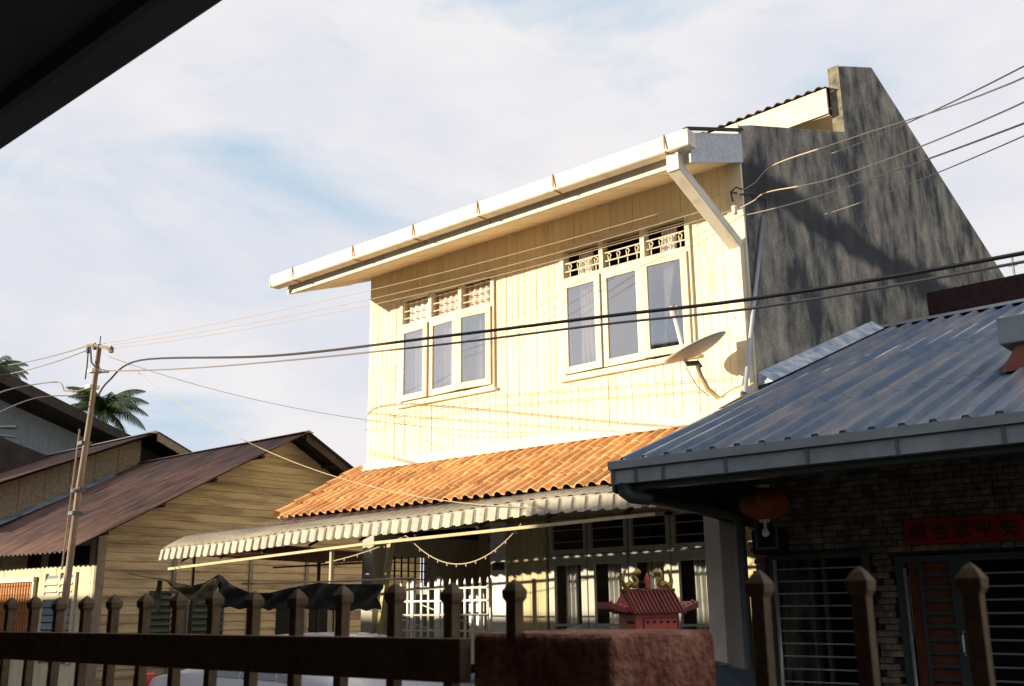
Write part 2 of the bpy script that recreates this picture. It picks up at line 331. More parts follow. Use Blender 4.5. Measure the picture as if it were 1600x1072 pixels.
def window(W, parent):
    x0, x1, z0, z1 = W; n = 3; cw = (x1-x0)/n; zt = z1-.42
    f = build('window', MB().box(x0-.04, x0+.02, YF-.03, YF+.1, z0-.05, z1+.03).box(x1-.02, x1+.04, YF-.03, YF+.1, z0-.05, z1+.03)
              .box(x0+.02, x1-.02, YF-.03, YF+.1, z1-.03, z1+.03).box(x0-.07, x1+.07, YF-.06, YF+.1, z0-.09, z0-.05)
              .box(x0+.02, x1-.02, YF-.025, YF+.1, z0-.05, z0-.01).box(x0+.02, x1-.02, YF-.028, YF+.09, zt-.05, zt+.01), CREAM2, parent)
    for k in (1, 2):
        build('mullion', MB().box(x0+cw*k-.03, x0+cw*k+.03, YF-.034, YF+.08, zt+.01, z1-.03).box(x0+cw*k-.03, x0+cw*k+.03, YF-.01, YF+.08, z0-.01, zt-.05), CREAM2, f)
    for k in range(3):
        a, b = x0+cw*k+.035, x0+cw*(k+1)-.035
        for zz in (zt+.10, zt+.21, zt+.32):
            build('bar', MB().tube([(a, YF-.005, zz), (b, YF-.005, zz+.0)], .009, 6), CREAM2, f)
        if W is W2:
            m = MB()
            for q in range(4):
                xx = a+(b-a)*(q+.5)/4
                pts = [(xx+.028*math.cos(t)*(1 if t < 3.1 else .6), YF+.01, zt+.155+.045*math.sin(t)) for t in [2*math.pi*j/10 for j in range(11)]]
                m.tube(pts, .008, 5); m.tube([(xx, YF+.01, zt+.01), (xx, YF+.01, zt+.11)], .008, 5)
            build('scroll_work', m, CREAM2, f)
        ang = [(.05, .07, -.10), (.04, .03, -.09)][0 if W is W1 else 1][k]
        hx = a-.03 if ang > 0 else b+.03
        e = MB(); A, B, Z0, Z1 = a-.03, b+.03, z0, zt-.055; s = .085
        Mx = Matrix.Translation((hx, YF-.03, 0)) @ Matrix.Rotation(-ang, 4, 'Z') @ Matrix.Translation((-hx, -(YF-.03), 0))
        for q in ((A, A+s, Z0, Z1), (B-s, B, Z0, Z1), (A+s, B-s, Z0, Z0+s), (A+s, B-s, Z1-s, Z1)): e.box(q[0], q[1], YF-.055, YF-.018, q[2], q[3], Mx)
        cs = build('casement', e, CREAM2, parent)
        build('pane', MB().box(A+s, B-s, YF-.040, YF-.034, Z0+s, Z1-s, Mx), GLASS, cs)
window(W1, H); window(W2, H)

# curtains behind the upper windows
def curtain(x0, x1, z0, z1, y, m, amp=.02, waves=6, flare=0):
    P = []
    n = waves*6
    for i in range(n+1):
        t = i/n; row = []
        for j in range(7):
            s = j/6; xx = x0+(x1-x0)*t
            if flare: xx += flare*(1-s)**1.5*(t)
            row.append((xx, y+amp*math.sin(t*waves*2*math.pi+s*1.3), z0+(z1-z0)*s))
        P.append(row)
    return MB().grid(P)
cs = 'curtains in the upstairs windows'
for x0, x1, m, lab, fl in ((-10.92, -10.30, CURT, 'pale curtain behind the leftmost pane of the left upstairs window', 0), (-10.30, -9.72, CURTP, 'pinkish curtain behind the middle pane of the left upstairs window', 0),
                           (-9.70, -9.14, CURTP, 'pinkish curtain behind the right pane of the left upstairs window', 0), (-7.58, -7.36, CURT, 'thin white curtain behind the left pane of the right upstairs window', .15),
                           (-6.32, -6.10, CURT, 'gathered white curtain behind the right pane of the right upstairs window', -.28)):
    tag(build('curtain', curtain(x0, x1, 4.5 if x0 < -9 else 4.65, 6.12, 10.075, m, flare=fl, waves=5), m, smooth=True, solid=.004), lab, 'curtain', cs)

# eaves: soffit, fascia, gutter, roof
RX0, RX1 = -12.10, -5.145
soff = lambda y: 6.27+(y-8.87)*.345
for i in range(12):
    a = RX0+(RX1-RX0)*i/12+.007; b = RX0+(RX1-RX0)*(i+1)/12-.007
    build('soffit_panel', MB().prism([(a, 8.885, soff(8.885)), (a, 8.885, soff(8.885)+.012), (a, 10.02, soff(10.02)+.012), (a, 10.02, soff(10.02))],
                                     [(b, 8.885, soff(8.885)), (b, 8.885, soff(8.885)+.012), (b, 10.02, soff(10.02)+.012), (b, 10.02, soff(10.02))]), SOFFIT, H)
build('fascia', MB().box(RX0, RX1, 8.90, 8.925, 6.275, 6.56), TRIMW, H)
build('bargeboard', MB().prism([(RX0-.02, 8.86, 6.26), (RX0-.02, 8.86, 6.56), (RX0-.02, 13.2, 8.05), (RX0-.02, 13.2, 7.85)], [(RX0, 8.86, 6.26), (RX0, 8.86, 6.56), (RX0, 13.2, 8.05), (RX0, 13.2, 7.85)]), TRIMW, H)
build('eave_end_board', MB().prism([(-5.145, 8.83, 6.24), (-5.145, 8.83, 6.58), (-5.145, 10.0, 6.99), (-5.145, 10.0, 6.63)], [(-5.12, 8.83, 6.24), (-5.12, 8.83, 6.58), (-5.12, 10.0, 6.99), (-5.12, 10.0, 6.63)]), WHITEG, H)
build('eave_end_cap', MB().prism([(-5.15, 8.74, 6.585), (-5.15, 8.74, 6.61), (-5.15, 10.0, 7.05), (-5.15, 10.0, 7.02)], [(-5.09, 8.74, 6.585), (-5.09, 8.74, 6.61), (-5.09, 10.0, 7.05), (-5.09, 10.0, 7.02)]), DARKROOF2, H)
gx0, gx1 = -12.29, -5.06
gp = [(8.655, 6.545), (8.675, 6.385), (8.69, 6.372), (8.82, 6.372), (8.82, 6.50), (8.81, 6.50), (8.81, 6.385), (8.695, 6.385), (8.672, 6.545)]
gu = build('gutter', MB().prism([(gx0, y, z) for y, z in gp], [(gx1, y, z) for y, z in gp]).box(gx0-.012, gx0, 8.66, 8.82, 6.372, 6.545).box(gx1, gx1+.012, 8.66, 8.82, 6.372, 6.545), TRIMW, H)
for x in (-11.75, -10.4, -9.2, -8.05, -6.85, -5.33):
    build('bracket', MB().box(x-.008, x+.008, 8.645, 8.653, 6.40, 6.56).box(x-.008, x+.008, 8.66, 8.90, 6.362, 6.370), RUST, gu)
build('front_roof', corr(-12.2, -5.3, [(8.75, 6.53), (13.2, 8.07)], .076, .018), DARKROOF, H, smooth=True, solid=.004)
# raised rear roof
uz = lambda x, y: (x+5.2)*.037 if x > -8 else -.1036+(x+8)*.06
build('rear_roof', corr(-11.9, -5.3, [(13.0, 8.86), (14.6, 9.35)], .16, .035, zf=uz), DARKROOF, H, smooth=True, solid=.012)
build('rear_roof_back', corr(-11.9, -5.3, [(14.6, 9.35), (21.0, 7.25)], .16, .035), DARKROOF, H, smooth=True, solid=.006)
m = MB()
P0 = [(x, 13.05, 8.66+uz(x, 0)) for x in (-11.9, -8, -5.3)]
m.prism([(-8.0, 13.03, 8.46+uz(-8, 0)), (-8.0, 13.03, 8.85+uz(-8, 0)), (-8.0, 13.07, 8.85+uz(-8, 0)), (-8.0, 13.07, 8.46+uz(-8, 0))],
        [(-5.3, 13.03, 8.46), (-5.3, 13.03, 8.85), (-5.3, 13.07, 8.85), (-5.3, 13.07, 8.46)])
build('rear_fascia', m, CREAM2, H)
build('rear_soffit', MB().box(-8, -5.3, 13.07, 13.75, 8.44, 8.46), SOFFIT, H)
build('clerestory_wall', MB().box(-11.9, -5.3, 13.75, 13.85, 7.5, 8.5), SOFFIT, H)
for x in (-7.4, -6.5, -5.75): build('clerestory_window', MB().box(x-.3, x+.3, 13.71, 13.75, 7.9, 8.36), TANB, H)

# cement party wall with stepped top
X0, X1 = -5.29, -5.14
prof = [(10.0, 0), (10.0, 7.10), (10.3, 7.22), (13.17, 8.17), (13.17, 9.20), (13.4, 9.30), (14.5, 9.74), (21.4, 7.40), (21.4, 0)]
def extr(prof, x0, x1): return MB().prism([(x0, y, z) for y, z in prof], [(x1, y, z) for y, z in prof])
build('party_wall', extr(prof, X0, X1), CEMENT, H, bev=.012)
build('party_wall_cap', MB().prism([(X0-.01, 13.155, 8.16), (X0-.01, 13.155, 9.21), (X0-.01, 13.168, 9.21), (X0-.01, 13.168, 8.16)], [(X1+.004, 13.155, 8.16), (X1+.004, 13.155, 9.21), (X1+.004, 13.168, 9.21), (X1+.004, 13.168, 8.16)]), CEMENT2, H)
build('party_wall_front', MB().box(X0+.0, X1+.0, 9.965, 9.997, 6.95, 7.12), CREAM2, H)
build('porch_column', MB().box(-5.30, -5.12, 8.95, 9.33, 0, 3.42), PLASTER, H, bev=.01)
# square downpipe, two bends
dp = MB()
def sqbar(m, a, b, hw, hd):
    a, b = Vector(a), Vector(b); d = (b-a).normalized(); s = Vector((1, 0, 0)) if abs(d.x) < .7 else Vector((0, 1, 0))
    s = (s-d*s.dot(d)).normalized(); t = d.cross(s)
    m.prism([a+s*hw+t*hd, a-s*hw+t*hd, a-s*hw-t*hd, a+s*hw-t*hd], [b+s*hw+t*hd, b-s*hw+t*hd, b-s*hw-t*hd, b+s*hw-t*hd]); return m
sqbar(dp, (-5.30, 8.80, 6.43), (-5.30, 8.80, 6.17), .075, .055)
sqbar(dp, (-5.30, 8.79, 6.22), (-5.235, 9.90, 5.62), .075, .055)
build('downpipe', dp, TRIMW, H, bev=.006)
build('downpipe_lower', MB().box(-5.30, -5.17, 9.87, 9.96, 3.75, 5.66), CREAM2, H)

# clay tile lean-to: a 'tile' per piece
TX0, TX1 = -11.72, -5.42
ty = lambda s: (10.0-1.42*s, 3.66-.76*s)
pw = .164; ncol = int((TX1-TX0)/pw); nrow = 4
sl = math.atan2(.76, 1.42); Ls = math.hypot(1.42, .76)/nrow
def tile_mb():
    m = MB(); top = []; n = 9
    xs = [(-pw/2, .012), (-pw/2+.02, .004), (-pw/2+.045, .0), (-.03, .012), (-.012, .034), (.012, .046), (.036, .046), (.058, .034), (.074, .012), (pw/2+.006, .004)]
    L = Ls+.05; P = [[(x, 0, z+.022), (x, L, z)] for x, z in xs]
    m.grid(P); th = .014
    Q = [[(x, 0, z+.022), (x, 0, z+.022-th)] for x, z in xs]; m.grid(Q)
    return m
tm = mesh('tile', tile_mb(), TILE, True)
for i in range(ncol):
    for r in range(nrow):
        y, z = ty((r+1)/nrow)
        inst('tile', tm, (TX0+pw*(i+.5), y+random.uniform(-.006, .006), z+random.uniform(-.003, .003)), H, (sl, 0, random.uniform(-.012, .012)))
rm = MB().grid([[(.10*math.cos(t), 0, .085*math.sin(t)+.01), (.08*math.cos(t), .37, .065*math.sin(t)+.005)] for t in [math.pi*k/8 for k in range(9)]])
rmm = mesh('ridge_tile', rm, TILE, True)
for r in range(5):
    y, z = ty((r+1)/5)
    inst('ridge_tile', rmm, (TX0-.01, y, z+.03), H, (sl, 0, 0))
build('flashing', MB().prism([(XL, 9.90, 3.66), (XL, 9.99, 3.80), (XL, 9.995, 3.64)], [(-5.14, 9.90, 3.66), (-5.14, 9.99, 3.80), (-5.14, 9.995, 3.64)]), FLASH, H)
build('roof_batten_board', MB().prism([(TX0, 10.0, 3.60), (TX0, 8.6, 2.86), (TX0, 8.6, 2.84), (TX0, 10.0, 3.58)], [(TX1, 10.0, 3.60), (TX1, 8.6, 2.86), (TX1, 8.6, 2.84), (TX1, 10.0, 3.58)]), DARKROOF, H)

# ground floor front
build('column', MB().box(-11.58, -11.34, 9.98, 10.2, 0, 3.5), PLASTER, H)
build('brace', MB().prism([(-11.33, 10.02, 1.2), (-11.28, 10.02, 1.2), (-11.02, 10.02, 2.62), (-11.10, 10.02, 2.62)], [(-11.33, 10.1, 1.2), (-11.28, 10.1, 1.2), (-11.02, 10.1, 2.62), (-11.10, 10.1, 2.62)]), YELLOWP, H)
build('lintel', MB().box(-11.34, -5.3, 10.03, 10.15, 2.74, 3.5), YELLOWP, H)
build('pier', MB().box(-9.06, -8.80, 9.96, 10.15, 0, 2.76), PALE, H)
build('number_plate', MB().box(-9.0, -8.82, 9.94, 9.957, 2.16, 2.26), DARKMETAL, H)
pm2 = mesh('plank', MB().prism([(-.062, .03, 0), (-.062, .004, 0), (-.055, 0, 0), (.055, 0, 0), (.062, .004, 0), (.062, .03, 0)][::-1], [(-.062, .03, 2.74), (-.062, .004, 2.74), (-.055, 0, 2.74), (.055, 0, 2.74), (.062, .004, 2.74), (.062, .03, 2.74)][::-1]), YELLOWP)
for i in range(5): inst('plank', pm2, (-8.73+.126*i, 9.99, 0), H)
build('inner_wall', MB().box(-11.5, -8.1, 12.3, 12.4, 0, 3.3), YELLOWP, H)
build('ceiling', MB().box(-11.5, -5.3, 10.15, 14, 2.95, 3.0), ROOM, H)
build('inner_side_wall', MB().box(-8.2, -8.1, 10.1, 14, 0, 2.95), ROOM, H)
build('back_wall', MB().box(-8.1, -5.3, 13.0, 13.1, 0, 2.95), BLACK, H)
build('left_low_wall', MB().box(-11.56, -11.44, 10.2, 12.3, 0, 1.9).box(-11.56, -11.44, 10.2, 12.3, 2.45, 3.0).box(-11.56, -11.44, 11.2, 12.3, 1.9, 2.45), PLASTER, H)
g = MB()
for k in range(7): g.box(-11.51, -11.49, 10.25+.14*k, 10.27+.14*k, 1.9, 2.45)
for k in range(4): g.box(-11.515, -11.485, 10.2, 11.2, 1.99+.12*k, 2.005+.12*k)
build('side_grille', g, DARKMETAL, H)
for xa in (-10.9, -10.0):
    iw = build('inner_window', MB().box(xa, xa+.7, 12.25, 12.30, 1.3, 2.4), BLACK, H)
    g = MB()
    for k in range(6): g.box(xa+.13*k, xa+.13*k+.015, 12.22, 12.245, 1.3, 2.4)
    for k in range(3): g.box(xa, xa+.7, 12.20, 12.22, 1.5+.35*k, 1.52+.35*k)
    build('grille', g, PALE, iw)
# white gate
GT = thing('white_gate', (-9.93, 9.93, 0), 'white picket style iron gate across the open bay left of the cream pier', 'gate')
pk = mesh('picket', MB().box(-.015, .015, -.01, .01, .3, 2.02).prism([(-.015, -.01, 2.02), (.015, -.01, 2.02), (.015, .01, 2.02), (-.015, .01, 2.02)], [(-.003, -.003, 2.08), (.003, -.003, 2.08), (.003, .003, 2.08), (-.003, .003, 2.08)]), PALE)
for i in range(14):
    inst('picket', pk, (-10.83+.135*i, 9.93, 0), GT)
for z in (1.95, 1.79, 1.61, 1.41, .9, .5): build('rail', MB().box(-10.9, -9.07, 9.905, 9.918, z-.012, z+.012), PALE, GT)
for x in (-10.45, -9.95): build('stile', MB().box(x-.03, x+.03, 9.90, 9.94, .3, 2.1), PALE, GT)
build('stay', MB().tube([(-10.3, 9.92, 1.75), (-9.1, 9.92, 1.42)], .008, 5).tube([(-10.85, 9.925, 1.6), (-10.0, 9.925, 1.4)], .008, 5), PALE, GT)
# things standing inside the bay
tag(build('white_cupboard', MB().box(-10.15, -9.85, 10.7, 11.0, 0, 1.95), PALE, bev=.01), 'tall narrow white cupboard behind the middle of the white gate', 'cupboard')
tag(build('white_stand', MB().box(-9.28, -9.18, 10.3, 10.5, 0, 1.75).box(-9.42, -9.37, 10.3, 10.35, 0, 1.72), PALE, bev=.006), 'slim white stand behind the right end of the white gate', 'stand')

# glass folding doors
DX = [-8.12, -7.52, -6.93, -6.35, -5.76]
for k in range(4):
    a, b = DX[k]+.01, DX[k+1]-.01; s = .085
    d = build('door', MB().box(a, a+s, 9.98, 10.03, .1, 2.3).box(b-s, b, 9.98, 10.03, .1, 2.3).box(a+s, b-s, 9.98, 10.03, 2.18, 2.3).box(a+s, b-s, 9.98, 10.03, .1, .9).box(a+s, b-s, 9.985, 10.025, 1.47, 1.50), DOORP, H)
    build('pane', MB().box(a+s, b-s, 10.0, 10.006, 1.50, 2.18).box(a+s, b-s, 10.0, 10.006, .9, 1.47), GLASSD, d)
    tr = build('transom', MB().box(a, b, 9.99, 10.03, 2.31, 2.37).box(a, a+.05, 9.99, 10.03, 2.37, 2.73).box(b-.05, b, 9.99, 10.03, 2.37, 2.73).box(a, b, 9.99, 10.03, 2.69, 2.735), DOORP, H)
    for zz in (2.46, 2.60): build('bar', MB().tube([(a+.05, 10.0, zz), (b-.05, 10.0, zz)], .008, 5), STEEL, tr)
for k, (x0, x1) in enumerate(((-7.98, -7.78), (-7.34, -7.14), (-6.78, -6.55), (-6.16, -5.95))):
    tag(build('curtain', curtain(x0, x1, .9, 2.2, 10.13, CURT, waves=3), CURT, smooth=True, solid=.004),
        ['white curtain behind the leftmost glass door', 'white curtain behind the second glass door from the left', 'white curtain behind the third glass door, above the red shrine', 'white curtain behind the rightmost glass door'][k], 'curtain', 'curtains behind the glass doors')
st = thing('rack', (-7.2, 10.8, 0), 'white rack standing behind the second glass door', 'rack')
build('frame', MB().box(-7.42, -7.39, 10.8, 10.83, 0, 2.0).box(-6.9, -6.87, 10.8, 10.83, 0, 2.0).box(-7.15, -7.12, 10.8, 10.83, 1.75, 2.0), PALE, st)
for z in (1.72, 1.97): build('shelf', MB().box(-7.42, -6.87, 10.75, 11.0, z, z+.03), PALE, st)
build('right_strip', MB().box(-5.75, -5.31, 9.99, 10.03, 0, 2.76), YELLOWP, H)

# ------------------------------------------------------------------ metal awning in front
A = thing('corrugated_awning', (-9.4, 8.3, 0), 'dusty corrugated metal awning with folded down edge below the orange tiles', 'awning')
def az(x, y):
    return (min(0, (x+6.8)*.0262))*(1 if y < 8.2 else .55) + .012*math.sin(x*1.7)*(1 if y < 8.2 else .3)
build('sheet', corr(-13.68, -5.2, [(8.66, 2.90), (8.35, 2.83), (8.03, 2.735)], .165, .022, zf=az), AWNT, A, smooth=True, solid=.004)
def val():
    n = int((13.68-5.2)/.165*10); P = []
    for i in range(n+1):
        x = -13.68+(13.68-5.2)*i/n; t = (x/.165) % 1
        h = (0 if t < .5 else (1 if .6 < t < .9 else (t-.5)/.1 if t <= .6 else (1-t)/.1))
        z = az(x, 8.0)
        P.append([(x, 8.03-.002, 2.74+z), (x, 8.0+.022*h, 2.72+z), (x, 7.97+.03*h, 2.575+.018*h+z)])
    return MB().grid(P)
build('valance', val(), AWN, A, solid=.004)
zt = lambda x: 2.60+az(x, 8.0)
build('front_beam', MB().prism([(-13.5, 8.02, zt(-13.5)-.17), (-13.5, 8.06, zt(-13.5)-.17), (-13.5, 8.06, zt(-13.5)-.135), (-13.5, 8.02, zt(-13.5)-.135)],
                               [(-9.3, 8.02, zt(-9.3)-.12), (-9.3, 8.06, zt(-9.3)-.12), (-9.3, 8.06, zt(-9.3)-.09), (-9.3, 8.02, zt(-9.3)-.09)])
      .prism([(-9.3, 8.02, zt(-9.3)-.122), (-9.3, 8.062, zt(-9.3)-.122), (-9.3, 8.062, zt(-9.3)-.088), (-9.3, 8.018, zt(-9.3)-.088)],
             [(-5.25, 8.02, 2.50), (-5.25, 8.06, 2.50), (-5.25, 8.06, 2.53), (-5.25, 8.02, 2.53)]), YELLOWP2, A)
for k in range(9):
    x = -13.2+k*.95
    build('rafter', MB().tube([(x, 8.04, zt(x)-.06), (x, 8.66, 2.80+az(x, 8.6))], .018, 6), DARKROOF2, A)
build('rear_beam', MB().box(-11.9, -5.3, 8.64, 8.70, 2.72, 2.78), DARKROOF2, A)
build('post', MB().tube([(-9.98, 8.12, 0), (-9.98, 8.12, 2.42)], .03, 10), YELLOWP, A)
build('post_clip', MB().tube([(-9.98, 8.12, 1.72), (-9.98, 8.12, 1.80)], .038, 10), PALE, A)
# rusty lean-to behind, left of the house
RS = thing('rusty_lean_to_roof', (-12.8, 10, 0), 'rusty corrugated lean to roof seen from below left of the column', 'lean-to roof')
build('sheet', corr(-14.2, -11.6, [(8.7, 2.52), (11.4, 2.46)], .17, .03), mat('rusty underside', (.13, .055, .03), (.22, .10, .055), 4, 7, .9), RS, smooth=True, solid=.004)
build('rod', MB().tube([(-14.0, 10.2, 2.36), (-11.6, 10.2, 2.36)], .015, 6), DARKROOF2, RS)
for x, y in ((-14.1, 8.8), (-14.1, 11.2)): build('post', MB().tube([(x, y, 0), (x, y, 2.5)], .03, 8), DARKROOF2, RS)

# fairy lights under the awning
FL = thing('string_of_lights', (-8.2, 8.15, 2.2), 'string of small unlit bulbs looping under the corrugated awning', 'string lights')
pts = catenary((-10.1, 8.12, 2.25), (-8.68, 8.12, 2.50), .03, 12)+catenary((-8.66, 8.12, 2.50), (-6.95, 8.12, 2.53), .36, 24)[1:]
build('cord', MB().tube(pts, .006, 5), CABLEW, FL)
bm_ = mesh('bulb', MB().lathe((0, 0, 0), [(0, -.03), (.008, -.024), (.009, -.01), (.004, 0), (0, .004)], 6), CABLEW)
for k in range(1, len(pts), 2): inst('bulb', bm_, pts[k]-Vector((0, 0, .006)), FL)
# red paper ornaments
for k, (p, lab) in enumerate((((-9.9, 10.9, 2.62), 'leftmost red paper flower hanging behind the white gate'), ((-9.28, 10.6, 2.58), 'upper of the red paper flowers right of the gate post'), ((-9.2, 10.6, 2.47), 'lower of the red paper flowers right of the gate post'))):
    m = MB()
    for q in range(5):
        t = q*2*math.pi/5; m.lathe((p[0]+.035*math.cos(t), p[1], p[2]+.035*math.sin(t)), [(0, -.03), (.024, -.015), (.03, 0), (.022, .018), (0, .028)], 8, 1, .4)
    m.tube([(p[0], p[1], p[2]), (p[0], p[1], 2.96)], .003, 4)
    tag(build('paper_flower', m, REDCLOTH), lab, 'ornament', 'red paper flowers hanging in the open bay')

# ------------------------------------------------------------------ shade net hung in front of the weathered house
def net():
    P = []
    top = [(-12.97, 2.13), (-12.6, 2.06), (-12.2, 2.01), (-11.9, 2.04), (-11.60, 2.14), (-11.3, 2.0), (-10.9, 1.90), (-10.5, 1.89), (-10.1, 1.94), (-9.6, 1.985), (-9.1, 1.96), (-8.5, 1.95)]
    bot = [(-12.9, 2.11), (-12.55, 1.96), (-12.2, 1.82), (-11.95, 1.76), (-11.70, 1.77), (-11.3, 1.73), (-10.9, 1.71), (-10.5, 1.705), (-10.1, 1.70), (-9.6, 1.70), (-9.1, 1.69), (-8.5, 1.69)]
    return top, bot
top, bot = net()
def interp(L, x):
    for a, b in zip(L, L[1:]):
        if a[0] <= x <= b[0]:
            t = (x-a[0])/(b[0]-a[0]); return a[1]+(b[1]-a[1])*t
    return L[-1][1]
def netsheet(xa, xb, y, ph, amp):
    P = []
    n = 90
    for i in range(n+1):
        x = xa+(xb-xa)*i/n; a, b = interp(top, x), interp(bot, x); row = []
        for j in range(9):
            s = j/8
            row.append((x+.02*math.sin(9*s+3*x), y+amp*math.sin(x*13+s*5+ph)*math.sin(math.pi*min(1, s+.12))+.03*math.sin(x*4.1+2*s), a+(b-a)*s+.012*math.sin(x*21)*s))
        P.append(row)
    return MB().grid(P)
NT = thing('shade_net', (-10.8, 7.6, 1.7), 'sagging black shade net slung on a line behind the fence', 'netting')
build('dark_fold', netsheet(-11.66, -8.5, 7.62, 0, .05), NET, NT, smooth=True, solid=.006)
build('olive_corner', netsheet(-12.97, -11.6, 7.60, 1, .06), NETG, NT, smooth=True, solid=.006)
build('rope', MB().tube(catenary((-13.9, 7.6, 2.25), (-12.97, 7.6, 2.13), .02, 6)+[Vector((p[0], 7.61, p[1])) for p in top], .010, 5), NET, NT)
build('cord', MB().tube(catenary((-13.4, 8.03, 2.38), (-12.3, 7.62, 2.02), .05, 10), .006, 4), CABLE, NT)
CL = tag(build('washing_line', MB().tube(catenary((-11.5, 7.9, 2.03), (-8.3, 7.9, 2.02), .01, 12), .010, 5), CABLE), 'dark rope line running level just above the shade net', 'rope')

# ------------------------------------------------------------------ blue roofed house
B = thing('blue_roofed_house', (-2.3, 10, 0), 'single storey stone clad house with ribbed blue metal roof and grey gutter', 'house')
bz = lambda y: 2.86+(y-7.0)*.374
segs = [(6.96, 8.55, .0), (8.50, 10.75, .004), (10.70, 13.58, .008)]
for a, b, dz in segs[::-1]:
    y0 = a
    build('roof_sheet', corr(-5.0, 3.5, [(a, bz(a)+dz), (b, bz(b)+dz)], .21, .042, trap=True), BLUE, B, solid=.003)
build('roof_back', corr(-5.13, 3.5, [(13.58, bz(13.58)), (20, bz(13.58)-2.2)], .21, .034, trap=True), BLUE, B, solid=.003)
build('ridge_cap', MB().prism([(-5.13, 13.40, bz(13.40)+.055), (-5.13, 13.58, bz(13.58)+.075), (-5.13, 13.76, bz(13.40)+.05), (-5.13, 13.58, bz(13.58)+.06)], [(3.5, 13.40, bz(13.40)+.055), (3.5, 13.58, bz(13.58)+.075), (3.5, 13.76, bz(13.40)+.05), (3.5, 13.58, bz(13.58)+.06)]), BLUEGUT, B)
build('verge_flashing', MB().prism([(-5.135, 10.0, bz(10.0)+.02), (-5.135, 10.0, bz(10)+.17), (-5.135, 13.4, bz(13.4)+.17), (-5.135, 13.4, bz(13.4)+.02)], [(-4.96, 10.0, bz(10.0)+.045), (-5.12, 10.0, bz(10)+.17), (-5.12, 13.4, bz(13.4)+.17), (-4.96, 13.4, bz(13.4)+.045)]), mat('pale blue flashing', (.22, .30, .40), (.55, .58, .62), 6, 6, .5, lo=.4, hi=.6), B)
build('cement_fillet', MB().prism([(-5.40, 9.55, bz(9.55)+.0), (-5.40, 9.9, bz(9.9)+.08), (-5.13, 9.9, bz(9.9)+.08), (-5.12, 9.55, bz(9.55)+.05)], [(-5.42, 9.55, bz(9.55)-.1), (-5.42, 9.96, bz(9.9)-.1), (-5.13, 9.96, bz(9.9)-.1), (-5.12, 9.55, bz(9.55)+.0)]), CREAM2, B)
build('ceiling', MB().prism([(-5.1, 7.1, 2.68), (-5.1, 7.1, 2.70), (-5.1, 9.6, 3.0), (-5.1, 9.6, 2.98)], [(3.5, 7.1, 2.68), (3.5, 7.1, 2.70), (3.5, 9.6, 3.0), (3.5, 9.6, 2.98)]), DARKROOF2, B)
build('eave_end_board', MB().prism([(-4.99, 7.0, 2.62), (-4.99, 7.0, bz(7.0)-.01), (-4.99, 9.55, bz(9.55)-.01), (-4.99, 9.55, 2.42)], [(-4.96, 7.0, 2.60), (-4.96, 7.0, bz(7.0)-.01), (-4.96, 9.55, bz(9.55)-.01), (-4.96, 9.55, 2.42)]), DARKROOF2, B)  # board added to stop sun leaking onto the stone wall
gb = build('gutter', MB().box(-4.93, 3.5, 6.90, 6.99, 2.665, 2.775), BLUEGUT, B)
build('gutter_lip', MB().box(-4.94, 3.5, 6.875, 6.955, 2.785, 2.852), BLUEGUT, gb)
build('gutter_shadow_gap', MB().box(-4.93, 3.5, 6.895, 6.99, 2.775, 2.785), GUTLINE, gb)
for x in (-4.90, -4.68, -4.42, -3.86, -3.2, -2.55, -1.87, -1.2, -.5):
    build('strap', MB().box(x-.012, x+.012, 6.888, 6.90, 2.66, 2.785), GUTLINE, gb)
rcm = mesh('rib_cap', MB().prism([(.122, 0, -.015), (.147, 0, .027), (.185, 0, .027), (.21, 0, -.015)], [(.122, .028, -.010), (.147, .028, .035), (.185, .028, .035), (.21, .028, -.010)]), BLUEGUT)
for i in range(40): inst('rib_cap', rcm, (-5.0+.21*i, 6.962, 2.86), B)
build('soffit_board', MB().box(-4.92, 3.5, 6.99, 7.12, 2.62, 2.655), DARKMETAL, B)
build('downpipe', MB().tube([(-4.83, 6.95, 2.67), (-4.83, 6.95, 2.60), (-4.80, 7.0, 2.565), (-4.73, 7.15, 2.555)], .058, 12).tube([(-4.74, 7.12, 2.555), (-4.80, 8.75, 2.50)], .046, 10)
      .tube([(-4.80, 8.72, 2.52), (-4.80, 8.78, 2.44), (-4.80, 8.78, .2)], .045, 10), DARKMETAL, B, smooth=True)
# roof vent box at the right
build('vent_hood', MB().box(-2.24, -1.0, 8.45, 9.0, bz(8.45)+.26, bz(8.45)+.48), BLUEGUT, B, bev=.01)
build('vent_base', MB().prism([(-2.27, 8.5, bz(8.5)+.03), (-2.12, 8.5, bz(8.5)+.24), (-1.1, 8.5, bz(8.5)+.24), (-1.0, 8.5, bz(8.5)+.03)], [(-2.27, 8.95, bz(8.95)+.03), (-2.12, 8.95, bz(8.95)+.1), (-1.1, 8.95, bz(8.95)+.1), (-1.0, 8.95, bz(8.95)+.03)]), mat('red brown metal', (.17, .05, .035), (.22, .075, .05), 6, 4, .6), B)
# side wall + back
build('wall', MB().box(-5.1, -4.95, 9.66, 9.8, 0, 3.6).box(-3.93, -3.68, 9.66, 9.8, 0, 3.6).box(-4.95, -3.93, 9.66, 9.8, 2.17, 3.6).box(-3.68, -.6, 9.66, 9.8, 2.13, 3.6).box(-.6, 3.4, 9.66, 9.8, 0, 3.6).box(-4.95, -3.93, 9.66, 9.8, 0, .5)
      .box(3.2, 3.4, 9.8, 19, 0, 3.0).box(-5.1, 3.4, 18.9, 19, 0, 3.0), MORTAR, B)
build('room', MB().box(-5.1, 3.2, 11.0, 11.1, 0, 3.2).box(-5.1, 3.2, 9.8, 11, 2.9, 3.0), BLACK, B)
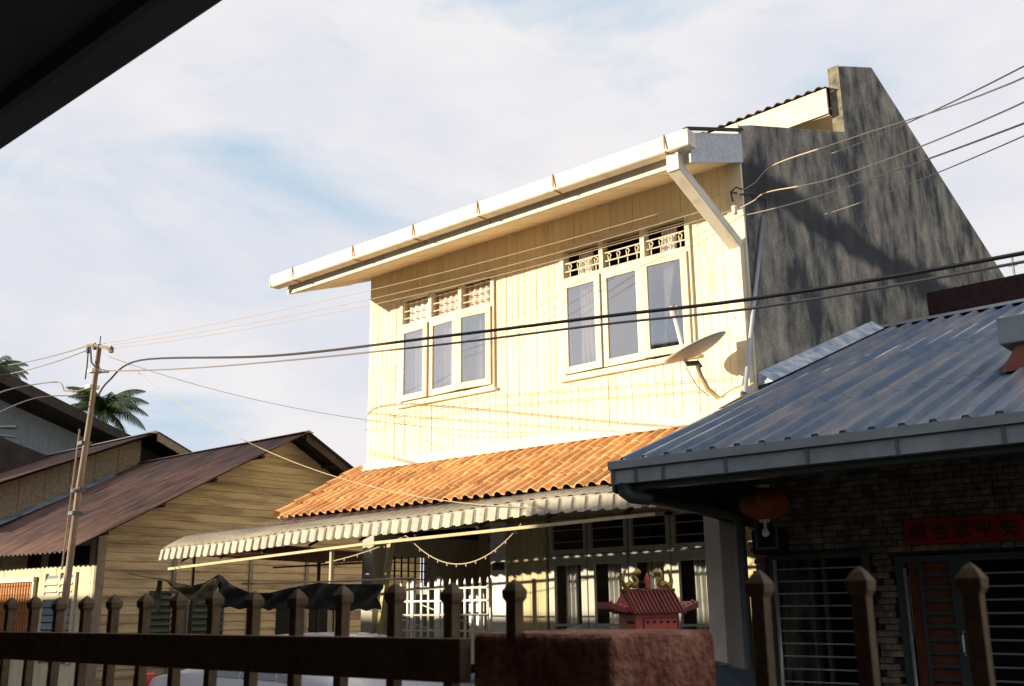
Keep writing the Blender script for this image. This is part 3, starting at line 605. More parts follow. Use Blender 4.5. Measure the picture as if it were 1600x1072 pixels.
# split stones (each a part; those right of the frame are joined)
sm = []
for L in (.11, .15, .19, .24):
    m = MB(); m.prism([(.004, .055, .004), (.004, .0, .004), (L-.004, .0, .004), (L-.004, .055, .004)], [(.006, .055, .054), (.006, .006, .052), (L-.006, .003, .054), (L-.006, .055, .054)])
    sm.append((L, mesh('stone', m, STONE)))
nst = 0; rest = MB()
def hole(x, x2, z):
    if -4.95 < (x+x2)/2 < -3.93 and z < 2.15 and z > .45: return True
    if -3.68 < (x+x2)/2 and z < 2.11: return True
    return False
cand = []
z = .06
row = 0
while z < 3.05:
    x = -5.08+random.uniform(-.1, 0)
    while x < 3.3:
        L, me = random.choice(sm)
        # keep stones out of openings
        for e in (-4.95, -3.68):
            pass
        if not hole(x, x+L, z):
            xa, xb = x, x+L
            if z < 2.15 and xb > -4.95 and xa < -4.95 and z > .45: xb = -4.955
            if z < 2.15 and xa < -3.93 and xb > -3.93 and z > .45: xa = -3.925
            if z < 2.11 and xa < -3.68 and xb > -3.68: xb = -3.685
            if z < 3.05 and xb-xa > .03: cand.append((xa, xb, z, L, me))
        x += L
    z += .058; row += 1
vis = [c for c in cand if c[1] < -2.3 and c[2] > .85]
vis.sort(key=lambda c: (c[2] > 2.75, c[0] > -2.45, random.random()))
keep = set(id(c) for c in vis[:296])
for c in cand:
    xa, xb, z, L, me = c
    dy = random.uniform(-.016, .012)
    if id(c) in keep:
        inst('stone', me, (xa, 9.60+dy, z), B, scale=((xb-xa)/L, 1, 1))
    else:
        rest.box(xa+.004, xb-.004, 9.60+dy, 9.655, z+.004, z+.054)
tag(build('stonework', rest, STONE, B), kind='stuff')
# window grille
WG = build('window', MB().box(-4.945, -4.90, 9.56, 9.66, .5, 2.165).box(-3.99, -3.94, 9.56, 9.66, .5, 2.165).box(-4.90, -3.99, 9.56, 9.66, 2.12, 2.165).box(-4.53, -4.50, 9.58, 9.64, .5, 2.12).box(-4.40, -4.37, 9.58, 9.64, .5, 2.12), DARKMETAL, B)
build('steel_tube', MB().tube([(-4.87, 9.55, .5), (-4.87, 9.55, 2.12)], .022, 8), STEEL, WG, smooth=True)
for k in range(13):
    z = 2.03-.117*k
    if z < .55: break
    build('bar', MB().tube([(-4.86, 9.565, z), (-4.0, 9.565, z)], .009, 6), STEEL, WG)
build('shutter', MB().box(-3.96, -3.90, 9.50, 9.555, .5, 2.18), DARKMETAL, WG)
# door grille
DG = build('door', MB().box(-3.675, -3.60, 9.56, 9.66, .1, 2.11).box(-3.60, -.65, 9.56, 9.66, 2.05, 2.11).box(-3.19, -3.02, 9.56, 9.64, .1, 2.05).box(-3.47, -3.44, 9.57, 9.63, .1, 2.05), DARKMETAL, B)
build('steel_tube', MB().tube([(-3.585, 9.55, .1), (-3.585, 9.55, 2.0)], .018, 8), STEEL, DG, smooth=True)
build('red_strip', MB().box(-3.57, -3.475, 9.60, 9.63, .1, 2.05), REDP, DG)
build('red_board', MB().box(-3.44, -3.19, 9.62, 9.65, .1, 2.05), REDP, DG)
build('handle', MB().tube([(-3.13, 9.54, 1.25), (-3.13, 9.52, 1.28), (-3.13, 9.52, 1.42), (-3.13, 9.54, 1.45)], .012, 6), STEEL, DG)
for k in range(17):
    z = 1.94-.112*k
    if z < .15: break
    build('bar', MB().box(-3.44, -3.19, 9.575, 9.60, z-.018, z+.018), DARKMETAL, DG)
    build('bar', MB().tube([(-3.02, 9.575, z), (-.7, 9.575, z)], .010, 6), STEEL, DG)
# red banner with dark characters
BN = thing('red_banner', (-3.05, 9.55, 2.2), 'red paper banner with dark Chinese characters above the barred door', 'banner')
build('paper', MB().grid([[(-3.55+1.02*i/12, 9.565+.006*math.sin(i), 2.205+.004*math.sin(i*2)), (-3.55+1.02*i/12, 9.565+.006*math.sin(i+1), 2.435)] for i in range(13)]), REDCLOTH, BN, solid=.003)
def text(s, size, m, parent, loc, name='lettering', rx=math.pi/2, rz=0, ext=.002):
    cu = bpy.data.curves.new('txt', 'FONT'); cu.body = s; cu.size = size; cu.extrude = ext; cu.align_x = 'CENTER'; cu.resolution_u = 2
    o = bpy.data.objects.new('txt', cu); COL.objects.link(o)
    dg = bpy.context.evaluated_depsgraph_get(); me = bpy.data.meshes.new_from_object(o.evaluated_get(dg)); bpy.data.objects.remove(o)
    me.materials.clear(); me.materials.append(m); t = bpy.data.objects.new(name, me); COL.objects.link(t); t.parent = parent; t.location = Vector(loc)-wl(parent); t.rotation_euler = (rx, 0, rz)
    return t
for k, ch in enumerate('祝合家平安'):
    text(ch, .165, INK, BN, (-3.43+.195*k, 9.552, 2.255), name='character')
# lantern with bulb below
LN = thing('red_lantern', (-4.45, 8.6, 2.45), 'round red and gold paper lantern hanging beside the grey downpipe', 'lantern')
GLP = [(.06, .142), (.12, .122), (.175, .088), (.212, .044), (.225, 0), (.212, -.044), (.175, -.088), (.12, -.122), (.06, -.142)]
build('globe', MB().lathe((-4.45, 8.6, 2.585), GLP, 28), LANT, LN, smooth=True)
rb = MB()
for k in range(24):
    t = 2*math.pi*k/24
    rb.tube([(-4.45+(r+.002)*math.cos(t), 8.6+(r+.002)*math.sin(t), 2.585+z*1.01) for r, z in GLP], .0025, 4)
build('rib', rb, GOLD, LN)
build('top_collar', MB().lathe((-4.45, 8.6, 2.585), [(.065, .138), (.065, .168), (0, .168)], 16), PORC, LN)
build('bottom_collar', MB().lathe((-4.45, 8.6, 2.585), [(0, -.165), (.05, -.165), (.05, -.138)], 16), PORC, LN)
build('cord', MB().tube([(-4.45, 8.6, 2.75), (-4.45, 8.6, 2.90)], .004, 5), CABLE, LN)
for k, ch in enumerate('福吉'):
    text(ch, .13, GOLD, LN, (-4.52+.15*k, 8.362+.0*k, 2.535), name='character', rz=R_(8+12*k), ext=.004)
BL = thing('hanging_bulb', (-4.45, 8.6, 2.28), 'bare pale bulb in a dark cage hanging below the red lantern', 'lamp')
build('bulb', MB().lathe((-4.45, 8.6, 2.33), [(0, -.042), (.026, -.034), (.036, -.010), (.028, .016), (.015, .034), (.013, .06), (0, .065)], 10), BULB, BL, smooth=True)
build('socket', MB().tube([(-4.45, 8.6, 2.39), (-4.45, 8.6, 2.47)], .014, 8), PORC, BL)
build('cage', MB().box(-4.56, -4.54, 8.6, 8.62, 2.2, 2.42).box(-4.36, -4.34, 8.6, 8.62, 2.2, 2.42).box(-4.56, -4.34, 8.6, 8.62, 2.18, 2.2).box(-4.56, -4.34, 8.6, 8.62, 2.42, 2.44), DARKMETAL, BL)
tag(build('meter_box', MB().box(-5.05, -4.72, 9.45, 9.60, 2.18, 2.42), BLACK, bev=.01), 'dark box on the stone wall behind the hanging bulb', 'meter box')
# dark red brick parapet seen above the blue ridge
tag(build('parapet', MB().box(-4.75, 1.5, 14.6, 15.0, 5.3, 6.02), mat('dark red brickwork', (.022, .010, .012), (.04, .018, .018), 12, 4, .9, .3)), 'dark red parapet just above the right end of the blue ridge', 'parapet')

# ------------------------------------------------------------------ satellite dish on its bent arm
D = thing('satellite_dish', (-5.3, 9.5, 3.8), 'grey satellite dish on a bent arm above the blue roof corner', 'satellite dish')
dc = Vector((-5.56, 9.42, 4.40)); dn = (Vector((-.32, -.28, 1.0))).normalized()
ax = dn.cross(Vector((0, 1, 0))).normalized(); ay = dn.cross(ax)
P = []
for i in range(8):
    r = .38*i/7; row = []
    for q in range(33):
        t = 2*math.pi*q/32; row.append(dc+ax*r*math.cos(t)*1.0+ay*r*math.sin(t)*.9+dn*(.085*(r/.38)**2-.085))
    P.append(row)
build('reflector', MB().grid(P), DISH, D, smooth=True, solid=.008)
fp = Vector((-5.78, 9.40, 4.80))
build('feed_arm', MB().tube([dc-ay*.0+Vector((-.10, -.02, -.16)), fp], .022, 8), PALE, D)
build('feed_horn', MB().tube([fp-Vector((0, 0, .02)), fp+Vector((-.01, 0, .11))], .045, 10).tube([fp+Vector((-.06, 0, .05)), fp+Vector((.06, 0, .08))], .032, 8), DISH, D, smooth=True)
build('mount', MB().tube([dc+Vector((-.10, -.02, -.17)), dc+Vector((.02, .02, -.17)), dc+Vector((.03, .05, -.22))], .03, 8), GUTLINE, D)
build('bent_arm', MB().tube([dc+Vector((.0, .02, -.16)), (-5.55, 9.5, 4.1), (-5.50, 9.55, 3.95), (-5.40, 9.6, 3.84), (-5.20, 9.6, 3.83), (-5.13, 9.6, 3.84)], .026, 8), mat('galvanised arm', (.30, .20, .09), (.42, .32, .18), 5, 3, .6), D, smooth=True)
build('cable', MB().tube([dc+Vector((-.12, 0, -.2)), (-5.63, 9.55, 4.0), (-5.52, 9.6, 3.88)], .005, 5), CABLE, D)
CD = thing('conduit_pipe', (-5.11, 9.7, 3.8), 'thin grey conduit rising up the corner of the cement wall', 'conduit')
build('pipe', MB().tube([(-5.10, 9.62, 3.86), (-5.11, 9.98, 4.9), (-5.11, 10.38, 6.08)], .024, 8), PIPEG, CD, smooth=True)
build('bent_cable', MB().tube([(-5.11, 10.38, 6.06), (-5.11, 10.46, 6.2), (-5.10, 10.44, 6.3), (-5.11, 10.1, 6.28), (-5.15, 9.93, 6.22)], .010, 6), CABLE, CD, smooth=True)
IN = thing('insulator_bracket', (-5.2, 9.9, 6.1), 'small cable bracket with pale insulators on the house corner', 'bracket')
build('insulator', MB().lathe((-5.2, 9.86, 6.02), [(0, -.05), (.03, -.05), (.034, -.02), (.022, 0), (.034, .02), (.03, .05), (0, .05)], 10), PORC, IN, smooth=True)
build('arm', MB().tube([(-5.2, 9.94, 6.25), (-5.22, 9.84, 6.24), (-5.2, 9.84, 6.12)], .012, 6).tube([(-5.22, 9.84, 6.24), (-5.13, 9.80, 6.26), (-5.05, 9.84, 6.22)], .009, 6), CABLE, IN)

# ------------------------------------------------------------------ weathered house on the left
BR = thing('weathered_house', (-17, 9, 0), 'weathered single storey timber house with brown corrugated roof and plank gable', 'house')
GX, YE, YR, ZE, ZR = -16.0, 8.30, 11.84, 3.01, 4.86
def gz(y): return ZE+(ZR-ZE)*(y-YE)/(YR-YE) if y < YR else ZR-(ZR-ZE)*(y-YR)/(YR-YE)
build('gable_backing', MB().prism([(GX-.12, YE, 0), (GX-.12, YE, ZE), (GX-.12, YR, ZR-.02), (GX-.12, 2*YR-YE, ZE), (GX-.12, 2*YR-YE, 0)],
                                  [(GX-.03, YE, 0), (GX-.03, YE, ZE), (GX-.03, YR, ZR-.02), (GX-.03, 2*YR-YE, ZE), (GX-.03, 2*YR-YE, 0)]), DARKROOF2, BR)
zc = .1
while zc < ZR-.05:
    h = .141; z1 = min(zc+h, ZR-.02)
    def span(z):
        if z <= ZE: return YE, 2*YR-YE
        d = (z-ZE)/(ZR-ZE)*(YR-YE); return YE+d, 2*YR-YE-d
    a0, b0 = span(zc); a1, b1 = span(z1)
    m = MB().prism([(GX-.03, a0, zc), (GX-.03, a1, z1), (GX-.03, b1, z1), (GX-.03, b0, zc)], [(GX+.016, a0, zc+.003), (GX+.002, a1, z1), (GX+.002, b1, z1), (GX+.016, b0, zc+.003)])
    build('siding_board', m, BARN, BR)
    zc += h
for y in (YE+.02, 9.62, 11.15, 12.4): build('post', MB().box(GX+.02, GX+.045, y-.035, y+.035, 0, min(2.75, gz(y)-.1)), BARNP, BR)
build('corner_post', MB().box(GX-.02, GX+.05, YE-.08, YE+.06, 0, 2.88), BARNP, BR)
# louvre windows in gable
for ya, yb in ((9.2, 9.9), (9.97, 10.62)):
    lw = build('window', MB().box(GX+.015, GX+.05, ya, ya+.04, 1.0, 2.03).box(GX+.015, GX+.05, yb-.04, yb, 1.0, 2.03).box(GX+.015, GX+.05, ya+.04, yb-.04, 1.99, 2.03).box(GX+.012, GX+.02, ya+.04, yb-.04, 1.0, 1.99), GREENW, BR)
    for k in range(9):
        z = 1.05+.105*k
        build('louvre', MB().prism([(GX+.02, ya+.04, z+.05), (GX+.055, ya+.04, z), (GX+.06, ya+.04, z+.006), (GX+.025, ya+.04, z+.056)], [(GX+.02, yb-.04, z+.05), (GX+.055, yb-.04, z), (GX+.06, yb-.04, z+.006), (GX+.025, yb-.04, z+.056)]), GREENW, lw)
for ya, yb in ((11.75, 12.4), (12.5, 13.1)):
    build('dark_opening', MB().box(GX+.012, GX+.03, ya, yb, 1.0, 1.9), BLACK, BR)
# roof
rz = lambda y: gz(y)+.06
wob = lambda x, y: .02*math.sin(x*.9)*(1 if y < 9 else .3)
build('front_roof', corr(-21.3, GX+.66, [(7.42, gz(7.42)+.04), (8.9, gz(8.9)+.05), (10.4, gz(10.4)+.05), (11.86, ZR+.06)], .16, .034, zf=wob), DARKROOF, BR, smooth=True, solid=.006)
build('rear_roof', corr(-21.3, GX+.66, [(11.82, ZR+.06), (15.9, gz(15.9)+.06)], .16, .03), DARKROOF2, BR, smooth=True, solid=.006)
build('ridge_flashing', MB().prism([(-21.3, 11.72, ZR+.055), (-21.3, 11.84, ZR+.10), (-21.3, 11.96, ZR+.055)], [(GX+.66, 11.72, ZR+.055), (GX+.66, 11.84, ZR+.10), (GX+.66, 11.96, ZR+.055)]), mat('rusty ridge', (.25, .15, .10), (.40, .27, .20), 7, 5, .7), BR)
for y in (8.1, 9.05, 10.0, 10.95, 11.84, 12.7, 13.6, 14.6):
    build('purlin', MB().box(GX, GX+.52, y-.03, y+.03, gz(y)-.04, gz(y)+.02), DARKROOF2, BR)
build('verge_board', MB().prism([(GX+.56, 11.84, ZR-.10), (GX+.56, 11.84, ZR+.05), (GX+.56, 15.9, gz(15.9)+.05), (GX+.56, 15.9, gz(15.9)-.10)], [(GX+.59, 11.84, ZR-.10), (GX+.59, 11.84, ZR+.05), (GX+.59, 15.9, gz(15.9)+.05), (GX+.59, 15.9, gz(15.9)-.10)]), DARKROOF2, BR)
# front wall towards the street
build('front_wall', MB().box(-28, GX-.03, YE, YE+.1, 0, ZE-.1), DARKROOF2, BR)
x = -22.0
bfm = mesh('front_board', MB().box(0, .195, 0, .025, 0, 2.93), BARNF)
k = 0
while x < GX-.2:
    inst('front_board', bfm, (x, YE-.03+random.uniform(-.004, .004), 0), BR); x += .2; k += 1
# front windows
fw1 = build('window', MB().box(-19.84, -18.08, YE-.10, YE-.035, 2.22, 2.30).box(-19.84, -19.78, YE-.09, YE-.035, 1.0, 2.22).box(-18.14, -18.08, YE-.09, YE-.035, 1.0, 2.22), CREAM2, BR)
build('shutter_board', MB().box(-19.78, -18.14, YE-.05, YE-.036, 1.0, 2.22), mat('orange timber', (.42, .19, .07), (.52, .28, .12), 5, 5, .8), fw1)
g = MB()
for q in range(15): g.box(-19.74+.105*q, -19.725+.105*q, YE-.085, YE-.07, 1.0, 2.22)
for q in range(8): g.box(-19.78, -18.14, YE-.07, YE-.06, 1.1+.15*q, 1.115+.15*q)
build('grille', g, RUST, fw1)
fw2 = build('window', MB().box(-17.76, -17.70, YE-.07, YE-.035, .9, 2.34).box(-16.71, -16.64, YE-.07, YE-.035, .9, 2.34).box(-17.23, -17.17, YE-.07, YE-.035, .9, 2.34), BARNF, BR)
for a, b in ((-17.70, -17.23), (-17.17, -16.71)):
    build('louvre_glass_back', MB().box(a, b, YE-.045, YE-.036, .9, 2.3), GREYW, fw2)
    for q in range(11):
        z = .95+.12*q
        build('louvre', MB().prism([(a, YE-.05, z+.10), (a, YE-.085, z), (a, YE-.08, z-.004), (a, YE-.045, z+.096)], [(b, YE-.05, z+.10), (b, YE-.085, z), (b, YE-.08, z-.004), (b, YE-.045, z+.096)]), GREYW if q < 8 else BARNF, fw2)
for a, b in ((-18.5, -18.0), (-17.7, -16.95), (-16.8, -16.3)): build('vent_opening', MB().box(a, b, YE-.045, YE-.032, 2.45, 2.75), BLACK, BR)
# neighbour with the taller gable
B2 = thing('brown_roofed_house', (-22, 10, 0), 'taller brown roofed timber house directly behind the left part of the weathered house', 'house')
g2 = lambda y: 5.54-abs(y-11.84)*.42
build('gable_wall', MB().prism([(-21.42, 7.7, 0), (-21.42, 7.7, g2(7.7)-.2), (-21.42, 11.84, 5.3), (-21.42, 16, g2(16)-.2), (-21.42, 16, 0)], [(-21.34, 7.7, 0), (-21.34, 7.7, g2(7.7)-.2), (-21.34, 11.84, 5.3), (-21.34, 16, g2(16)-.2), (-21.34, 16, 0)]), BLACK, B2)
for q in range(9):
    y0 = 7.1+.52*q
    build('tan_board', MB().prism([(-21.34, y0, 0*0+gz(max(y0, 7.42))-.1), (-21.34, y0, g2(y0)-.06), (-21.34, y0+.51, g2(y0+.51)-.06), (-21.34, y0+.51, gz(max(y0+.51, 7.42))-.1)],
                                  [(-21.29, y0, gz(max(y0, 7.42))-.1), (-21.29, y0, g2(y0)-.06), (-21.29, y0+.51, g2(y0+.51)-.06), (-21.29, y0+.51, gz(max(y0+.51, 7.42))-.1)]), TANB, B2)
build('front_roof', corr(-36, -20.85, [(6.9, g2(6.9)), (9.4, g2(9.4)), (11.84, 5.54)], .14, .02), DARKROOF, B2, smooth=True, solid=.02)
build('rear_roof', corr(-36, -20.7, [(11.84, 5.54), (16.2, g2(16.2))], .14, .02), DARKROOF2, B2, smooth=True, solid=.03)
build('ridge_cap', MB().prism([(-36, 11.69, 5.54), (-36, 11.84, 5.61), (-36, 11.99, 5.54)], [(-20.8, 11.69, 5.54), (-20.8, 11.84, 5.61), (-20.8, 11.99, 5.54)]), mat('pale ridge', (.55, .46, .36), (.68, .60, .5), 7, 5, .6), B2)
build('verge_board', MB().prism([(-20.76, 11.84, 5.36), (-20.76, 11.84, 5.54), (-20.76, 16.2, g2(16.2)), (-20.76, 16.2, g2(16.2)-.18)], [(-20.71, 11.84, 5.36), (-20.71, 11.84, 5.54), (-20.71, 16.2, g2(16.2)), (-20.71, 16.2, g2(16.2)-.18)]), TANB, B2)
build('blue_flashing', MB().prism([(-21.27, 7.36, gz(8.3)-.32), (-21.27, 11.1, gz(11.1)+.09), (-21.27, 11.1, gz(11.1)+.16), (-21.27, 7.36, gz(8.3)-.25)], [(-21.03, 7.36, gz(8.3)-.34), (-21.03, 11.1, gz(11.1)+.07), (-21.03, 11.1, gz(11.1)+.09), (-21.03, 7.36, gz(8.3)-.30)]), mat('blue grey flashing', (.10, .13, .17), (.30, .33, .37), 5, 5, .5), B2)
# grey gabled house further left
B3 = thing('grey_gabled_house', (-30, 11, 0), 'tall house with grey blue gable wall and dark roof at the left picture edge', 'house')
g3 = lambda y: 8.06-(y-7.6)*.32 if y > 7.6 else 8.06-(7.6-y)*.32
build('gable_wall', MB().prism([(-26, 4, 0), (-26, 4, g3(4)-.3), (-26, 7.6, 7.7), (-26, 12.7, g3(12.7)-.3), (-26, 12.7, 0)], [(-25.9, 4, 0), (-25.9, 4, g3(4)-.3), (-25.9, 7.6, 7.7), (-25.9, 12.7, g3(12.7)-.3), (-25.9, 12.7, 0)]), GREYW, B3)
build('roof', MB().prism([(-40, 3.4, g3(3.4)), (-40, 7.6, 8.2), (-40, 13.9, g3(13.9)), (-40, 13.9, g3(13.9)-.22), (-40, 7.6, 7.86), (-40, 3.4, g3(3.4)-.2)], [(-25, 3.4, g3(3.4)), (-25, 7.6, 8.2), (-25, 13.9, g3(13.9)), (-25, 13.9, g3(13.9)-.22), (-25, 7.6, 7.86), (-25, 3.4, g3(3.4)-.2)]), DARKROOF2, B3)
build('back_wall', MB().box(-40, -26, 12.6, 12.7, 0, 6.2), BLACK, B3)
build('lower_roof', MB().prism([(-25.8, 7.0, 6.9), (-25.8, 12.4, 5.35), (-25.8, 12.4, 3.5), (-25.8, 7.0, 3.5)], [(-24.5, 7.0, 6.7), (-24.5, 12.2, 4.95), (-24.5, 12.2, 3.4), (-24.5, 7.0, 3.4)]), DARKROOF2, B3)

# ------------------------------------------------------------------ palms
def palm(c, h, R, nf, seed, lab):
    rnd = random.Random(seed); t = thing('palm_tree', (c[0], c[1], 0), lab, 'palm tree', 'coconut palms beyond the left roofs')
    top = Vector((c[0], c[1], h))
    build('trunk', MB().tube([Vector((c[0]-.8, c[1], 0)), Vector((c[0]-.5, c[1], h*.5)), top], .2, 8, .13), TRUNK, t, smooth=True)
    for k in range(nf):
        az_ = 2*math.pi*k/nf+rnd.uniform(-.2, .2); el = rnd.uniform(-.1, 1.45); L = R*rnd.uniform(.8, 1.1)
        m = MB(); d = Vector((math.cos(az_), math.sin(az_), 0)); pts = []; p = top.copy(); e = el
        for s in range(15):
            pts.append(p.copy()); p = p+(d*math.cos(e)+Vector((0, 0, math.sin(e))))*L/14; e -= rnd.uniform(.08, .16)
        m.tube(pts, .03, 4, .008)
        side = d.cross(Vector((0, 0, 1)))
        for s in range(1, 15):
            for f in (0, .25, .5, .75):
                q = pts[s-1].lerp(pts[s], f); dd = (pts[s]-pts[s-1]).normalized(); ll = L*.30*math.sin(math.pi*min(1, (s+f)/15*.85+.12))
                for sg in (-1, 1):
                    tip = q+(side*sg*.75+dd*.55+Vector((0, 0, -.55-rnd.uniform(0, .35)))).normalized()*ll; wv = dd*.032
                    m.poly([q-wv, q+wv, tip.lerp(q, .4)+wv*.8, tip, tip.lerp(q, .4)-wv*.8])
        build('frond', m, LEAF, t)
palm((-66.9, 34), 15.0, 3.4, 26, 3, 'coconut palm crown rising behind the power pole')
palm((-86.2, 34), 21.0, 3.4, 24, 5, 'coconut palm cut by the left picture edge above the grey house')

# ------------------------------------------------------------------ power pole and wires
PP = thing('power_pole', (-15.0, 7.2, 0), 'slender leaning power pole with short crossarm left of the cream house', 'power pole')
build('pole', MB().tube([(-15.02, 7.2, 0), (-14.83, 7.2, 1.46), (-14.70, 7.2, 3.44), (-14.57, 7.2, 4.46), (-14.47, 7.2, 5.60)], .060, 10, .034), POLE, PP, smooth=True)
build('splint', MB().tube([(-14.89, 7.15, 2.3), (-14.75, 7.15, 4.34)], .015, 6), POLE, PP)
build('top_spike', MB().tube([(-14.47, 7.2, 5.58), (-14.465, 7.2, 5.73)], .009, 5), CABLE, PP)
build('crossarm', MB().tube([(-14.86, 7.2, 5.65), (-14.64, 7.2, 5.62), (-14.28, 7.2, 5.52), (-14.06, 7.2, 5.42)], .026, 6), POLE, PP)
for x, z in ((-14.82, 5.58), (-14.62, 5.6), (-14.1, 5.46)): build('insulator', MB().lathe((x, 7.2, z), [(0, -.06), (.03, -.05), (.036, 0), (.022, .036), (0, .06)], 8), DARKMETAL, PP)
for x, z, m in ((-14.55, 5.20, PORC), (-14.58, 4.96, PORC), (-14.72, 3.43, GUTLINE), (-14.74, 3.1, GUTLINE), (-14.66, 4.12, GUTLINE)):
    build('clamp', MB().box(x-.07, x+.07, 7.12, 7.28, z-.026, z+.026), m, PP)
build('side_bracket', MB().tube([(-14.57, 7.2, 4.96), (-14.9, 7.14, 4.94), (-15.22, 7.08, 4.98)], .012, 6), POLE, PP)
build('low_bracket', MB().tube([(-14.94, 7.2, 3.5), (-14.64, 7.1, 3.42), (-14.4, 7.08, 3.43)], .02, 6), CABLE, PP)
build('jumper', MB().tube([(-14.82, 7.2, 5.6), (-14.81, 7.2, 5.3), (-14.83, 7.2, 5.12)], .011, 5).tube([(-14.76, 7.2, 5.62), (-14.52, 7.12, 5.32), (-14.28, 7.14, 5.13), (-14.12, 7.2, 5.12)], .014, 5), CABLE, PP)
def wire(pts, r, m, lab, grp='overhead wires'):
    return tag(build('overhead_wire', MB().tube(pts, r, 5), m), lab, 'wire', grp)
V = Vector
def smoothp(pts, n=8):
    pts = [V(p) for p in pts]; out = []
    for i in range(len(pts)-1):
        p0, p1, p2, p3 = pts[max(i-1, 0)], pts[i], pts[i+1], pts[min(i+2, len(pts)-1)]
        for k in range(n):
            t = k/n; out.append(.5*((2*p1)+(-p0+p2)*t+(2*p0-5*p1+4*p2-p3)*t*t+(-p0+3*p1-3*p2+p3)*t**3))
    return out+[pts[-1]]
wire(smoothp([(-14.38, 7.2, 4.80), (-14.10, 7.2, 4.98), (-13.2, 7.18, 5.14), (-8.9, 6.35, 4.33), (-5.93, 6, 3.94), (-4.3, 6, 3.79), (-2.97, 6, 3.665), (-1.4, 6, 3.59), (1.0, 6, 3.56), (6, 6, 3.7)]), .014, CABLE, 'thick black cable running right across the whole house front')
wire(smoothp([(-14.47, 7.2, 5.28), (-14.12, 7.2, 5.14), (-11.5, 6.8, 4.68), (-8.4, 6.15, 4.16), (-5.93, 6, 3.87), (-4.3, 6, 3.73), (-2.97, 6, 3.60), (-1.4, 6, 3.54), (1.0, 6, 3.5), (6, 6, 3.64)]), .010, CABLEG, 'thinner cable running just below the thick black cable')
wire(catenary((-14.62, 7.2, 5.62), (-5.2, 9.84, 6.24), .16, 30), .0042, CABLEW, 'top pale service wire from the pole to the house corner')
wire(catenary((-14.4, 7.2, 5.56), (-5.2, 9.84, 6.12), .20, 30), .0042, CABLEW, 'middle pale service wire from the pole to the house corner')
wire(catenary((-14.16, 7.2, 5.48), (-5.2, 9.84, 6.02), .2, 30), .0042, CABLEW, 'lowest pale service wire from the pole to the house corner')
wire(smoothp([(-5.1, 9.84, 6.22), (-4.85, 9.7, 6.20), (-4.45, 9.4, 6.20), (-2.9, 7.6, 5.36), (-.94, 5, 4.16), (.8, 2.6, 3.4)]), .0052, CABLEW, 'upper tan wire from the house corner out past the right picture edge')
wire(smoothp([(-5.12, 9.84, 6.02), (-4.9, 9.75, 6.02), (-4.6, 9.5, 5.96), (-3.0, 7.5, 5.02), (-.95, 5, 4.04), (.8, 2.6, 3.3)]), .0052, CABLEW, 'lower tan wire from the house corner out past the right picture edge')
wire(catenary((-3.5, 8.6, 5.75), (1.2, 2.6, 3.5), .12, 16), .005, CABLEG, 'thin grey wire crossing the two tan wires at right')
wire(catenary((-5.15, 9.9, 5.95), (.9, 2.4, 2.95), .1, 24), .0055, CABLEG, 'thin dark wire low across the cement wall')
wire(catenary((-5.1, 11.5, 6.35), (1.0, 2.4, 3.05), .1, 20), .0045, CABLEG, 'faint thin wire in the sky below the tan wires')
wire(smoothp([(-15.22, 7.08, 4.98), (-15.6, 7.1, 5.18), (-15.9, 6.5, 5.0), (-11.6, 4.5, 3.90), (-9.0, 3.5, 3.25), (-5.2, 2.2, 2.6)]), .011, CABLEG, 'drooping cable from the pole bracket to the left picture edge')
wire(smoothp([(-14.75, 7.2, 4.85), (-14.5, 6.4, 4.68), (-11.5, 4.6, 3.80), (-9.0, 3.5, 3.20), (-5.2, 2.2, 2.55)]), .007, CABLEG, 'second cable leaving lower left beside the drooping cable')
wire(catenary((-14.83, 7.2, 5.65), (-34, 12, 9.4), .25, 16), .010, CABLEG, 'upper faint wire from the crossarm to the far left')
wire(catenary((-14.76, 7.2, 5.58), (-34, 12, 9.1), .3, 16), .010, CABLEG, 'second faint wire from the crossarm to the far left')
wire(catenary((-14.1, 7.2, 5.46), (-6.6, 8.0, 2.66), .55, 30), .005, CABLEW, 'sagging pale wire from the pole down over the tiled roof')
wire(catenary((-14.16, 7.2, 5.36), (-8.3, 9.96, 3.85), .25, 24), .004, CABLEG, 'fine wire from the pole down to the foot of the upper wall')
wire([V((-11.56, 9.93, 4.40)), V((-9, 9.93, 4.43)), V((-5.4, 9.93, 4.12))], .004, CABLEG, 'fine wire run along the boards below the upstairs windows')
wire([V((-11.56, 9.94, 4.28)), V((-9, 9.94, 4.30)), V((-5.6, 9.94, 4.02))], .004, CABLEG, 'second fine wire on the boards just above the tiled roof')
tag(build('radio_mast', MB().tube([(-9.75, 40, 0), (-9.75, 40, 14.3)], .05, 5).box(-10.0, -9.5, 40, 40.05, 13.5, 13.55).box(-9.95, -9.55, 40, 40.05, 13.0, 13.05).box(-9.9, -9.6, 40, 40.05, 13.9, 13.95), GREYW), 'thin lattice mast far off at the right picture edge', 'mast')

